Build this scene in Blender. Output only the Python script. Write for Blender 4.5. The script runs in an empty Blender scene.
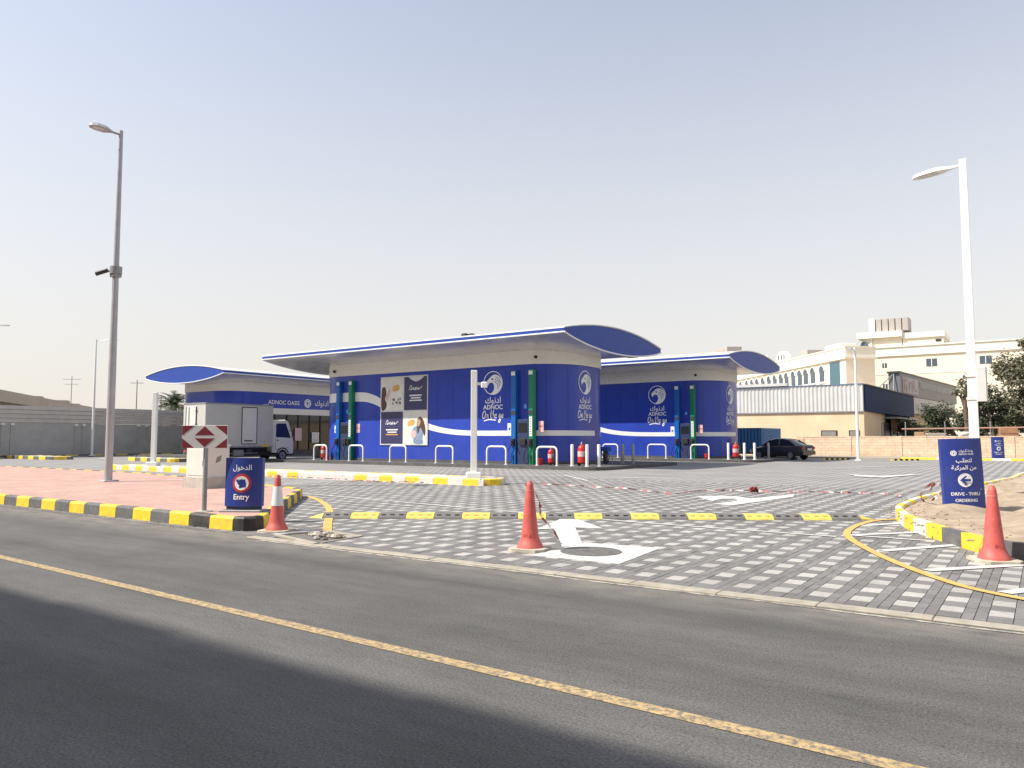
import bpy, bmesh, math, random
from mathutils import Vector, Matrix
rnd = random.Random(7)
R = math.radians
sc = bpy.context.scene
C = sc.collection

# ------------------------------------------------------------------ camera, sky, sun, exposure
HEAD, PITCH, FPX, EYE = R(35), math.atan(54/760), 760.0, 1.65
cam = bpy.data.cameras.new('camera')
cam.sensor_width = 36; cam.lens = FPX/1024*36; cam.clip_start = 0.1; cam.clip_end = 6000
co = bpy.data.objects.new('camera', cam); C.objects.link(co)
co.location = (0, 0, EYE); co.rotation_euler = (R(90)+PITCH, 0, HEAD)
sc.camera = co

SUN_EL = R(48); SH = Vector((0.70, 0.714))            # shadows run this way over the ground
world = bpy.data.worlds.new('World'); sc.world = world; world.use_nodes = True
nt = world.node_tree; bg = nt.nodes['Background']
sky = nt.nodes.new('ShaderNodeTexSky'); sky.sky_type = 'NISHITA'; sky.sun_disc = False
sky.sun_elevation = SUN_EL; sky.sun_rotation = math.atan2(-SH.x, -SH.y)
sky.air_density = 1.0; sky.dust_density = 1.2; sky.ozone_density = 1.0; sky.altitude = 0
hs = nt.nodes.new('ShaderNodeHueSaturation'); hs.inputs['Saturation'].default_value = 0.74; hs.inputs['Value'].default_value = 1.3
nt.links.new(sky.outputs[0], hs.inputs['Color'])
# dusty air: the clear-sky colour pales towards the horizon, alike all the way round
tcw = nt.nodes.new('ShaderNodeTexCoord'); spz = nt.nodes.new('ShaderNodeSeparateXYZ'); nt.links.new(tcw.outputs['Generated'], spz.inputs[0])
fz = nt.nodes.new('ShaderNodeMapRange'); fz.interpolation_type = 'SMOOTHSTEP'; fz.inputs[1].default_value = -.02; fz.inputs[2].default_value = .62
fz.inputs[3].default_value = .86; fz.inputs[4].default_value = .2; nt.links.new(spz.outputs['Z'], fz.inputs[0])
mxw = nt.nodes.new('ShaderNodeMix'); mxw.data_type = 'RGBA'; nt.links.new(fz.outputs[0], mxw.inputs[0]); nt.links.new(hs.outputs[0], mxw.inputs[6])
mxw.inputs[7].default_value = (4.85, 4.46, 4.03, 1); nt.links.new(mxw.outputs[2], bg.inputs[0])
bg.inputs[1].default_value = 0.116
sl = bpy.data.lights.new('sun', 'SUN'); sl.energy = 4.2; sl.angle = R(0.55); sl.color = (1, .94, .84)
so = bpy.data.objects.new('sun', sl); C.objects.link(so)
so.rotation_euler = Vector((SH.x*math.cos(SUN_EL), SH.y*math.cos(SUN_EL), -math.sin(SUN_EL))).to_track_quat('-Z', 'Y').to_euler()
sc.view_settings.view_transform = 'Standard'; sc.view_settings.look = 'None'
sc.view_settings.exposure = 0.6; sc.view_settings.gamma = 1; sc.view_settings.use_curve_mapping = False

# ------------------------------------------------------------------ materials
def lin(r, g, b):
    f = lambda c: (c/255/12.92) if c/255 <= .04045 else ((c/255+.055)/1.055)**2.4
    return (f(r), f(g), f(b), 1)
MATS = {}
def mat(name, col, rough=.6, metal=0, var=.12, scale=3.0, bump=0, bscale=60, spec=.5, obj_rand=0, dirt=0, coat=0, world=0, dcol=(.36, .30, .23, 1), dlo=.48, dhi=.75, dscale=.35):
    """principled with soft noise in the colour, optional relief, dust and per-object variation"""
    if name in MATS: return MATS[name]
    m = bpy.data.materials.new(name); m.use_nodes = True; t = m.node_tree; N, L = t.nodes, t.links
    p = N['Principled BSDF']; p.inputs['Roughness'].default_value = rough; p.inputs['Metallic'].default_value = metal
    p.inputs['Specular IOR Level'].default_value = spec
    if coat: p.inputs['Coat Weight'].default_value = coat; p.inputs['Coat Roughness'].default_value = .08
    tc = N.new('ShaderNodeTexCoord'); src = tc.outputs['Object']
    if world: src = N.new('ShaderNodeNewGeometry').outputs['Position']
    n = N.new('ShaderNodeTexNoise'); n.inputs['Scale'].default_value = scale; n.inputs['Detail'].default_value = 6
    n.inputs['Roughness'].default_value = .62
    L.new(src, n.inputs['Vector'])
    mr = N.new('ShaderNodeMapRange'); mr.inputs[1].default_value = .3; mr.inputs[2].default_value = .7
    mr.inputs[3].default_value = 1-var; mr.inputs[4].default_value = 1+var
    L.new(n.outputs[0], mr.inputs[0])
    val = mr.outputs[0]
    if obj_rand:
        oi = N.new('ShaderNodeObjectInfo'); at = N.new('ShaderNodeAttribute'); at.attribute_name = 'rnd'
        ad = N.new('ShaderNodeMath'); ad.operation = 'ADD'; L.new(oi.outputs['Random'], ad.inputs[0]); L.new(at.outputs['Fac'], ad.inputs[1])
        fr = N.new('ShaderNodeMath'); fr.operation = 'FRACT'; L.new(ad.outputs[0], fr.inputs[0])
        m2 = N.new('ShaderNodeMapRange'); m2.inputs[3].default_value = 1-obj_rand; m2.inputs[4].default_value = 1+obj_rand
        L.new(fr.outputs[0], m2.inputs[0])
        mu = N.new('ShaderNodeMath'); mu.operation = 'MULTIPLY'; L.new(val, mu.inputs[0]); L.new(m2.outputs[0], mu.inputs[1]); val = mu.outputs[0]
    if world:      # broad stains and dust films that run on from piece to piece
        nw = N.new('ShaderNodeTexNoise'); nw.inputs['Scale'].default_value = .55; nw.inputs['Detail'].default_value = 8; nw.inputs['Roughness'].default_value = .65; L.new(src, nw.inputs['Vector'])
        mw = N.new('ShaderNodeMapRange'); mw.inputs[1].default_value = .3; mw.inputs[2].default_value = .7; mw.inputs[3].default_value = 1-world; mw.inputs[4].default_value = 1+world*.8; L.new(nw.outputs[0], mw.inputs[0])
        mu2 = N.new('ShaderNodeMath'); mu2.operation = 'MULTIPLY'; L.new(val, mu2.inputs[0]); L.new(mw.outputs[0], mu2.inputs[1]); val = mu2.outputs[0]
    mx = N.new('ShaderNodeMix'); mx.data_type = 'RGBA'; mx.blend_type = 'MULTIPLY'; mx.inputs[0].default_value = 1
    mx.inputs[6].default_value = col; L.new(val, mx.inputs[7]); out = mx.outputs[2]
    if dirt:
        n2 = N.new('ShaderNodeTexNoise'); n2.inputs['Scale'].default_value = scale*dscale; n2.inputs['Detail'].default_value = 9
        n2.inputs['Roughness'].default_value = .7; L.new(src, n2.inputs['Vector'])
        m3 = N.new('ShaderNodeMapRange'); m3.inputs[1].default_value = dlo; m3.inputs[2].default_value = dhi; m3.inputs[4].default_value = dirt
        L.new(n2.outputs[0], m3.inputs[0])
        mx2 = N.new('ShaderNodeMix'); mx2.data_type = 'RGBA'; L.new(m3.outputs[0], mx2.inputs[0]); L.new(out, mx2.inputs[6])
        mx2.inputs[7].default_value = dcol; out = mx2.outputs[2]
    L.new(out, p.inputs['Base Color'])
    if bump:
        nb = N.new('ShaderNodeTexNoise'); nb.inputs['Scale'].default_value = bscale; nb.inputs['Detail'].default_value = 3
        L.new(src, nb.inputs['Vector']); b = N.new('ShaderNodeBump'); b.inputs['Strength'].default_value = bump; b.inputs['Distance'].default_value = .01
        L.new(nb.outputs[0], b.inputs['Height']); L.new(b.outputs[0], p.inputs['Normal'])
    MATS[name] = m
    return m

WHITE = mat('white_paint', (.78, .78, .76, 1), .45, var=.05, dirt=.12)
PANELW = mat('white_panel', (.80, .80, .78, 1), .3, var=.03)
CREAM = mat('cream_render', (.80, .77, .71, 1), .6, var=.05)
SOFFIT = mat('soffit_metal', (.70, .70, .72, 1), .24, metal=.6, var=.14, scale=.5)
BLUE = mat('blue_cladding', (.030, .064, .41, 1), .26, var=.10, scale=.6, spec=.4, dirt=.05)
NAVY = mat('navy_trim', (.024, .062, .31, 1), .45, var=.08, scale=1.5, spec=.25)
SIGNB = mat('sign_blue', (.020, .042, .25, 1), .4, var=.1, dirt=.08)
PRINTW = mat('print_white', (.82, .82, .82, 1), .5, var=.04)
YEL = mat('kerb_yellow', (.80, .55, .03, 1), .6, var=.14, scale=9, dirt=.3)
KGREY = mat('kerb_grey', (.12, .12, .125, 1), .75, var=.2, scale=9, dirt=.25)
KBLACK = mat('kerb_black', (.03, .03, .032, 1), .6, var=.25, scale=9, dirt=.25)
KWHITE = mat('kerb_white', (.62, .60, .56, 1), .65, var=.12, scale=9, dirt=.3)
YLINE = mat('yellow_line_paint', (.46, .33, .16, 1), .7, var=.3, scale=14, dirt=.95, dscale=1.6, dlo=.46, dhi=.60, dcol=(.13, .125, .115, 1), bump=.3, bscale=90)
YARC = mat('yellow_arc_paint', (.66, .39, .10, 1), .65, var=.15, scale=8, dirt=.35)
WLINE = mat('white_line_paint', (.58, .57, .545, 1), .65, var=.12, scale=6, dirt=.45, dscale=.8, dlo=.5, dhi=.72, dcol=(.27, .25, .22, 1))
CONC = mat('concrete', (.42, .40, .36, 1), .85, var=.2, scale=4, bump=.2, dirt=.3)
PLINTH = mat('plinth_concrete', (.085, .085, .085, 1), .8, var=.18, scale=3, dirt=.2)
STEEL = mat('galvanised_steel', (.30, .30, .31, 1), .5, metal=.3, var=.15, scale=5)
DARKM = mat('dark_metal', (.05, .05, .055, 1), .5, metal=.3)
BLACK = mat('black_rubber', (.016, .016, .017, 1), .7, var=.3, scale=12)
GLASS = mat('dark_glass', (.018, .022, .026, 1), .06, var=.2, scale=1.0, spec=.6)
RED = mat('red_paint', (.52, .028, .024, 1), .4, var=.12)
CONE = mat('cone_red', (.58, .105, .09, 1), .55, var=.18, scale=6, dirt=.3)
CONEW = mat('cone_reflective', (.80, .78, .76, 1), .4, var=.08)
PAVD = mat('paver_grey', (.180, .175, .172, 1), .85, var=.16, scale=22, bump=.25, bscale=120, obj_rand=.16, world=.2, dirt=.25, dscale=.03, dlo=.5, dhi=.7, dcol=(.27, .25, .22, 1))
PAVW = mat('paver_white', (.405, .39, .37, 1), .8, var=.16, scale=18, bump=.2, bscale=120, obj_rand=.10, world=.12, dirt=.28, dscale=.04, dlo=.5, dhi=.7, dcol=(.27, .25, .22, 1))
BED = mat('joint_sand', (.15, .14, .128, 1), .95, var=.3, scale=20)

def brickmat(name, c1, c2, mortar, bw, bh, ms=.02, rough=.85, axis='xy', var=.2):
    m = bpy.data.materials.new(name); m.use_nodes = True; t = m.node_tree; N, L = t.nodes, t.links
    p = N['Principled BSDF']; p.inputs['Roughness'].default_value = rough
    tc = N.new('ShaderNodeTexCoord'); v = tc.outputs['Object']
    if axis != 'xy':
        sp = N.new('ShaderNodeSeparateXYZ'); cb = N.new('ShaderNodeCombineXYZ'); L.new(v, sp.inputs[0])
        L.new(sp.outputs['X' if axis == 'xz' else 'Y'], cb.inputs[0]); L.new(sp.outputs['Z'], cb.inputs[1]); v = cb.outputs[0]
    b = N.new('ShaderNodeTexBrick'); b.inputs['Scale'].default_value = 1; b.inputs['Brick Width'].default_value = bw
    b.inputs['Row Height'].default_value = bh; b.inputs['Mortar Size'].default_value = ms
    b.inputs['Color1'].default_value = c1; b.inputs['Color2'].default_value = c2; b.inputs['Mortar'].default_value = mortar
    L.new(v, b.inputs['Vector'])
    n = N.new('ShaderNodeTexNoise'); n.inputs['Scale'].default_value = 1.2; n.inputs['Detail'].default_value = 8; n.inputs['Roughness'].default_value = .7
    L.new(tc.outputs['Object'], n.inputs['Vector'])
    mr = N.new('ShaderNodeMapRange'); mr.inputs[1].default_value = .3; mr.inputs[2].default_value = .7; mr.inputs[3].default_value = 1-var; mr.inputs[4].default_value = 1+var
    L.new(n.outputs[0], mr.inputs[0])
    mx = N.new('ShaderNodeMix'); mx.data_type = 'RGBA'; mx.blend_type = 'MULTIPLY'; mx.inputs[0].default_value = 1
    L.new(b.outputs[0], mx.inputs[6]); L.new(mr.outputs[0], mx.inputs[7]); L.new(mx.outputs[2], p.inputs['Base Color'])
    bu = N.new('ShaderNodeBump'); bu.inputs['Strength'].default_value = .4; bu.inputs['Distance'].default_value = .01
    inv = N.new('ShaderNodeMath'); inv.operation = 'SUBTRACT'; inv.inputs[0].default_value = 1; L.new(b.outputs['Fac'], inv.inputs[1])
    L.new(inv.outputs[0], bu.inputs['Height']); L.new(bu.outputs[0], p.inputs['Normal'])
    return m
PINK = brickmat('pink_paving', (.53, .325, .27, 1), (.46, .285, .235, 1), (.32, .21, .175, 1), .2, .1, .006)
SANDWALL = brickmat('sand_block', (.70, .53, .38, 1), (.62, .46, .32, 1), (.48, .36, .25, 1), .6, .25, .015, axis='xz')

def asphalt():
    m = bpy.data.materials.new('asphalt'); m.use_nodes = True; t = m.node_tree; N, L = t.nodes, t.links
    p = N['Principled BSDF']; p.inputs['Roughness'].default_value = .8; p.inputs['Specular IOR Level'].default_value = .35
    tc = N.new('ShaderNodeTexCoord')
    def noise(scale, det, stretch=None, rough=.6):
        n = N.new('ShaderNodeTexNoise'); n.inputs['Scale'].default_value = scale; n.inputs['Detail'].default_value = det; n.inputs['Roughness'].default_value = rough
        if stretch:
            mp = N.new('ShaderNodeMapping'); mp.inputs['Scale'].default_value = stretch; L.new(tc.outputs['Object'], mp.inputs[0]); L.new(mp.outputs[0], n.inputs[0])
        else: L.new(tc.outputs['Object'], n.inputs[0])
        return n.outputs[0]
    def rng(v, a, b, lo, hi):
        r = N.new('ShaderNodeMapRange'); r.inputs[1].default_value = a; r.inputs[2].default_value = b; r.inputs[3].default_value = lo; r.inputs[4].default_value = hi
        L.new(v, r.inputs[0]); return r.outputs[0]
    def mul(a, b):
        k = N.new('ShaderNodeMath'); k.operation = 'MULTIPLY'; L.new(a, k.inputs[0]); L.new(b, k.inputs[1]); return k.outputs[0]
    grain = rng(noise(55, 4, rough=.85), .34, .68, .42, 1.62)
    patch = rng(noise(.7, 6), .3, .7, .86, 1.14)
    track = rng(noise(1.0, 5, (.10, 1.7, 1)), .35, .65, .88, 1.1)
    blot = rng(noise(2.6, 8, (.3, 1.3, 1), .75), .33, .62, .86, 1.08)
    speck = rng(noise(7, 7, (.45, 1.5, 1), .8), .30, .46, .72, 1.0)
    v = mul(mul(mul(grain, patch), mul(track, blot)), speck)
    sy = N.new('ShaderNodeSeparateXYZ'); L.new(tc.outputs['Object'], sy.inputs[0])
    for yc in (5.45, 7.0, .9, 2.5):                                # tyres polish two darker paths in each lane
        a_ = N.new('ShaderNodeMath'); a_.operation = 'SUBTRACT'; a_.inputs[1].default_value = yc; L.new(sy.outputs['Y'], a_.inputs[0])
        b_ = N.new('ShaderNodeMath'); b_.operation = 'ABSOLUTE'; L.new(a_.outputs[0], b_.inputs[0])
        v = mul(v, rng(b_.outputs[0], .12, .55, .84, 1.0))
    mx = N.new('ShaderNodeMix'); mx.data_type = 'RGBA'; mx.blend_type = 'MULTIPLY'; mx.inputs[0].default_value = 1
    mx.inputs[6].default_value = (.116, .1125, .108, 1); L.new(v, mx.inputs[7])
    # wind-blown sand gathered along the paving edge (y about 7.8)
    sp = N.new('ShaderNodeSeparateXYZ'); L.new(tc.outputs['Object'], sp.inputs[0])
    e = rng(sp.outputs['Y'], 6.9, 7.85, 0, .55); d = mul(e, rng(noise(3.5, 7, (.5, 1, 1)), .35, .65, .1, 1.0))
    m2 = N.new('ShaderNodeMix'); m2.data_type = 'RGBA'; L.new(d, m2.inputs[0]); L.new(mx.outputs[2], m2.inputs[6]); m2.inputs[7].default_value = (.30, .27, .23, 1)
    L.new(m2.outputs[2], p.inputs['Base Color'])
    b = N.new('ShaderNodeBump'); b.inputs['Strength'].default_value = .55; b.inputs['Distance'].default_value = .008
    L.new(noise(95, 2), b.inputs['Height']); L.new(b.outputs[0], p.inputs['Normal'])
    return m
ASPH = asphalt()

def farpave():
    """the same 0.40 x 0.533 m paver layout, too far off to pick single blocks apart"""
    m = bpy.data.materials.new('far_pavers'); m.use_nodes = True; t = m.node_tree; N, L = t.nodes, t.links
    p = N['Principled BSDF']; p.inputs['Roughness'].default_value = .85
    tc = N.new('ShaderNodeTexCoord'); sp = N.new('ShaderNodeSeparateXYZ'); L.new(tc.outputs['Object'], sp.inputs[0])
    def M(op, a, b=None):
        k = N.new('ShaderNodeMath'); k.operation = op
        for i, q in enumerate((a, b)):
            if q is None: continue
            if isinstance(q, (int, float)): k.inputs[i].default_value = q
            else: L.new(q, k.inputs[i])
        return k.outputs[0]
    u = M('FRACT', M('DIVIDE', M('ADD', sp.outputs['X'], 2.1+400), .4)); v = M('FRACT', M('DIVIDE', M('ADD', sp.outputs['Y'], -8.377+533.3), .53333))
    w = M('MULTIPLY', M('LESS_THAN', u, .5), M('LESS_THAN', v, .5))
    n = N.new('ShaderNodeTexNoise'); n.inputs['Scale'].default_value = .5; n.inputs['Detail'].default_value = 7; L.new(tc.outputs['Object'], n.inputs[0])
    mr = N.new('ShaderNodeMapRange'); mr.inputs[1].default_value = .3; mr.inputs[2].default_value = .7; mr.inputs[3].default_value = .85; mr.inputs[4].default_value = 1.15; L.new(n.outputs[0], mr.inputs[0])
    mx = N.new('ShaderNodeMix'); mx.data_type = 'RGBA'; L.new(w, mx.inputs[0]); mx.inputs[6].default_value = (.20, .194, .19, 1); mx.inputs[7].default_value = (.37, .355, .335, 1)
    m2 = N.new('ShaderNodeMix'); m2.data_type = 'RGBA'; m2.blend_type = 'MULTIPLY'; m2.inputs[0].default_value = 1; L.new(mx.outputs[2], m2.inputs[6]); L.new(mr.outputs[0], m2.inputs[7])
    L.new(m2.outputs[2], p.inputs['Base Color'])
    return m
FARPAVE = farpave()

# ------------------------------------------------------------------ geometry helpers
class MB:
    def __init__(s): s.v = []; s.f = []; s.m = []; s.cur = 0
    def face(s, *idx): s.f.append(tuple(idx)); s.m.append(s.cur)
    def add(s, vs, fs):
        o = len(s.v); s.v += [tuple(p) for p in vs]
        for f in fs: s.face(*[o+i for i in f])
        return s
    def box(s, x0, x1, y0, y1, z0, z1, rz=0, c=None):
        vs = [(x, y, z) for z in (z0, z1) for x, y in ((x0, y0), (x1, y0), (x1, y1), (x0, y1))]
        if rz:
            c = c or ((x0+x1)/2, (y0+y1)/2); k, q = math.cos(rz), math.sin(rz)
            vs = [(c[0]+(x-c[0])*k-(y-c[1])*q, c[1]+(x-c[0])*q+(y-c[1])*k, z) for x, y, z in vs]
        return s.add(vs, [(0, 3, 2, 1), (4, 5, 6, 7), (0, 1, 5, 4), (1, 2, 6, 5), (2, 3, 7, 6), (3, 0, 4, 7)])
    def bbox(s, x0, x1, y0, y1, z0, z1, b):
        """box with its top and side edges chamfered by b"""
        o = [(x0+b, y0), (x1-b, y0), (x1, y0+b), (x1, y1-b), (x1-b, y1), (x0+b, y1), (x0, y1-b), (x0, y0+b)]
        cx, cy = (x0+x1)/2, (y0+y1)/2
        ins = [(cx+(x-cx)*(1-2*b/(x1-x0)), cy+(y-cy)*(1-2*b/(y1-y0))) for x, y in o]
        vs = [(x, y, z0) for x, y in o]+[(x, y, z1-b) for x, y in o]+[(x, y, z1) for x, y in ins]
        fs = [tuple(reversed(range(8))), tuple(range(16, 24))]
        for r in (0, 8): fs += [(r+i, r+(i+1) % 8, r+8+(i+1) % 8, r+8+i) for i in range(8)]
        return s.add(vs, fs)
    def prism(s, poly, z0, z1):
        n = len(poly); vs = [(x, y, z0) for x, y in poly]+[(x, y, z1) for x, y in poly]
        return s.add(vs, [tuple(reversed(range(n))), tuple(range(n, 2*n))]+[(i, (i+1) % n, n+(i+1) % n, n+i) for i in range(n)])
    def slab(s, poly, fn, d0, d1):
        """polygon (a, b) extruded along a third axis: fn(a, b, d) -> point"""
        n = len(poly); vs = [fn(a, b, d0) for a, b in poly]+[fn(a, b, d1) for a, b in poly]
        return s.add(vs, [tuple(reversed(range(n))), tuple(range(n, 2*n))]+[(i, (i+1) % n, n+(i+1) % n, n+i) for i in range(n)])
    def tube(s, pts, r, n=8, cap=True):
        pts = [Vector(p) for p in pts]; rs = r if isinstance(r, (list, tuple)) else [r]*len(pts); o = len(s.v); prev = None
        for i, p in enumerate(pts):
            d = (pts[min(i+1, len(pts)-1)]-pts[max(i-1, 0)]).normalized()
            a = prev if prev else Vector((0, 0, 1)) if abs(d.z) < .9 else Vector((1, 0, 0))
            e = (a-d*a.dot(d)).normalized(); b = d.cross(e); prev = e
            s.v += [tuple(p+(e*math.cos(2*math.pi*k/n)+b*math.sin(2*math.pi*k/n))*rs[i]) for k in range(n)]
        for i in range(len(pts)-1):
            for k in range(n): s.face(o+i*n+k, o+i*n+(k+1) % n, o+(i+1)*n+(k+1) % n, o+(i+1)*n+k)
        if cap: s.face(*[o+k for k in reversed(range(n))]); s.face(*[o+(len(pts)-1)*n+k for k in range(n)])
        return s
    def lathe(s, prof, n=16, c=(0, 0, 0), axis='z'):
        o = len(s.v)
        for r, z in prof:
            for k in range(n):
                a = 2*math.pi*k/n; q = (r*math.cos(a), r*math.sin(a), z)
                if axis == 'x': q = (q[2], q[0], q[1])
                if axis == 'y': q = (q[1], q[2], q[0])
                s.v.append((c[0]+q[0], c[1]+q[1], c[2]+q[2]))
        for i in range(len(prof)-1):
            for k in range(n): s.face(o+i*n+k, o+i*n+(k+1) % n, o+(i+1)*n+(k+1) % n, o+(i+1)*n+k)
        s.face(*[o+k for k in reversed(range(n))]); s.face(*[o+(len(prof)-1)*n+k for k in range(n)])
        return s
    def mesh(s, name, mats, smooth=False, tri=False):
        me = bpy.data.meshes.new(name); me.from_pydata(s.v, [], s.f)
        for m in (mats if isinstance(mats, (list, tuple)) else [mats]): me.materials.append(m)
        if isinstance(mats, (list, tuple)): me.polygons.foreach_set('material_index', s.m)
        if smooth: me.polygons.foreach_set('use_smooth', [True]*len(me.polygons)); me.set_sharp_from_angle(angle=R(40))
        me.update()
        return me
    def build(s, name, mats, parent=None, smooth=False):
        o = bpy.data.objects.new(name, s.mesh(name, mats, smooth)); C.objects.link(o); o.parent = parent
        return o
def tag(o, label, cat, group=None):
    o['label'] = label; o['category'] = cat
    if group: o['group'] = group
    return o
def thing(name, label, cat, loc=(0, 0, 0), rz=0, group=None):
    o = bpy.data.objects.new(name, None); C.objects.link(o); o.location = loc; o.rotation_euler = (0, 0, rz); o.empty_display_size = .2
    return tag(o, label, cat, group)
def structure(o): o['kind'] = 'structure'; return o
def stuff(o): o['kind'] = 'stuff'; return o
def link(name, me, parent=None, loc=(0, 0, 0), rz=0):
    o = bpy.data.objects.new(name, me); C.objects.link(o); o.parent = parent; o.location = loc; o.rotation_euler = (0, 0, rz); return o
def copy_thing(o, loc, rz, label, group=None, parent=None):
    c = o.copy(); C.objects.link(c); c.parent = parent
    if parent is None:
        c.location = loc; c.rotation_euler = (0, 0, rz); c['label'] = label
        if group: c['group'] = group
    for ch in list(o.children): copy_thing(ch, None, None, None, None, c)
    return c
def spline(pts, n=8, closed=False):
    out = []; N = len(pts); rng = range(N) if closed else range(N-1)
    for i in rng:
        g = lambda k: Vector(pts[k % N] if closed else pts[max(0, min(N-1, k))])
        p0, p1, p2, p3 = g(i-1), g(i), g(i+1), g(i+2)
        for k in range(n):
            t = k/n; out.append(tuple(.5*((2*p1)+(p2-p0)*t+(2*p0-5*p1+4*p2-p3)*t*t+(3*p1-p0-3*p2+p3)*t**3)))
    if not closed: out.append(tuple(pts[-1]))
    return out
def resample(path, step):
    """cut a 2D path into pieces of about `step`, each a short polyline"""
    P = [Vector(p) for p in path]; L = [0]
    for a, b in zip(P, P[1:]): L.append(L[-1]+(b-a).length)
    n = max(1, round(L[-1]/step))
    def at(s):
        for i in range(len(P)-1):
            if s <= L[i+1]+1e-9: return P[i].lerp(P[i+1], 0 if L[i+1] == L[i] else (s-L[i])/(L[i+1]-L[i]))
        return P[-1]
    return [[at(L[-1]*(i+j/3)/n) for j in range(4)] for i in range(n)]
def offset_line(pl, w):
    out = []
    for i, p in enumerate(pl):
        d = (pl[min(i+1, len(pl)-1)]-pl[max(i-1, 0)]).normalized(); out.append(p+Vector((-d.y, d.x))*w)
    return out
def strip(mb, path, w, z):
    """flat painted band along a 2D path"""
    P = [Vector(p) for p in path]; a, b = offset_line(P, w/2), offset_line(P, -w/2); o = len(mb.v)
    mb.v += [(p.x, p.y, z) for p in b]+[(p.x, p.y, z) for p in a]; n = len(P)
    for i in range(n-1): mb.face(o+i, o+i+1, o+n+i+1, o+n+i)
    return mb
def kerb(path, parent, colours, step=.66, w=.16, h=.25, gap=.008, z0=-.02, jit=.006):
    """separate kerbstones along a path, island on the left-hand side"""
    for i, pl in enumerate(resample(path, step)):
        pl = list(pl); d = (pl[-1]-pl[0]).normalized(); pl[0] = pl[0]+d*gap/2; pl[-1] = pl[-1]-d*gap/2
        dz = rnd.uniform(-jit, jit); dx = rnd.uniform(-jit, jit)
        rows = [(dx, z0), (dx+.012, h-.035+dz), (dx+.04, h+dz), (w, h+dz), (w, z0)]
        m = MB(); k = len(rows); L = [offset_line(pl, a) for a, _ in rows]
        for j in range(4):
            for q in range(k): m.v.append((L[q][j].x, L[q][j].y, rows[q][1]))
        for j in range(3):
            for q in range(k-1): m.face(j*k+q, (j+1)*k+q, (j+1)*k+q+1, j*k+q+1)
        m.face(*reversed(range(k))); m.face(*range(3*k, 4*k))
        m.build('kerbstone', colours[i % len(colours)] if not callable(colours) else colours(i), parent)
TXT = {}
def text2d(s, size=1, bold=0.0):
    key = (s, bold)
    if key not in TXT:
        c = bpy.data.curves.new('lettering', 'FONT'); c.body = s; c.offset = bold; c.resolution_u = 3
        o = bpy.data.objects.new('lettering', c); C.objects.link(o); bpy.context.view_layer.update()
        me = bpy.data.meshes.new_from_object(o.evaluated_get(bpy.context.evaluated_depsgraph_get()))
        bpy.data.objects.remove(o); vs = [(v.co.x, v.co.y) for v in me.vertices]; fs = [tuple(p.vertices) for p in me.polygons]
        x0, x1 = min(v[0] for v in vs), max(v[0] for v in vs)
        TXT[key] = ([(x-(x0+x1)/2, y) for x, y in vs], fs, x1-x0)
    vs, fs, w = TXT[key]
    return [(x*size, y*size) for x, y in vs], fs, w*size
def flat(mb, vs, fs, fn): mb.add([fn(a, b) for a, b in vs], fs); return mb
def poly2d(poly):
    P = [tuple(p[:2]) for p in poly]                 # plain ear clipping
    cr = lambda a, b, c: (b[0]-a[0])*(c[1]-a[1])-(b[1]-a[1])*(c[0]-a[0])
    if sum(P[i-1][0]*P[i][1]-P[i][0]*P[i-1][1] for i in range(len(P))) < 0: P.reverse()
    ix, out = list(range(len(P))), []
    while len(ix) > 3:
        for k in range(len(ix)):
            i, j, l = ix[k-1], ix[k], ix[(k+1) % len(ix)]; a, b, c = P[i], P[j], P[l]
            if cr(a, b, c) <= 1e-12: continue
            if any(cr(a, b, P[m]) >= 0 and cr(b, c, P[m]) >= 0 and cr(c, a, P[m]) >= 0 for m in ix if m not in (i, j, l)): continue
            out.append((i, j, l)); ix.pop(k); break
        else: ix.pop(0)
    return P, out+[tuple(ix)]
def ring2d(r0, r1, n=40):
    vs = [(r*math.cos(2*math.pi*k/n), r*math.sin(2*math.pi*k/n)) for r in (r0, r1) for k in range(n)]
    return vs, [(k, n+k, n+(k+1) % n, (k+1) % n) for k in range(n)]
def disc2d(r, n=32): return [(r*math.cos(2*math.pi*k/n), r*math.sin(2*math.pi*k/n)) for k in range(n)], [tuple(range(n))]
def ribbon2d(pts, w, n=6):
    P = [Vector(p) for p in spline(pts, n)]; a, b = offset_line(P, w/2), offset_line(P, -w/2); k = len(P)
    return [tuple(p) for p in b]+[tuple(p) for p in a], [(i, i+1, k+i+1, k+i) for i in range(k-1)]
ARB = dict(adnoc='\uFED9\uFEEE\uFEE7\uFEA9\uFE8D', entry='\uFEDD\uFEEE\uFEA7\uFEAA\uFEDF\uFE8D', order='\uFE90\uFEE0\uFEC4\uFE98\uFEDF',
           veh='\uFE94\uFE92\uFEDB\uFEAE\uFEE4\uFEDF\uFE8D \uFEE6\uFEE3', oasis='\uFED9\uFEEE\uFEE7\uFEA9\uFE83 \uFE94\uFEA3\uFE8D\uFEED')

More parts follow.
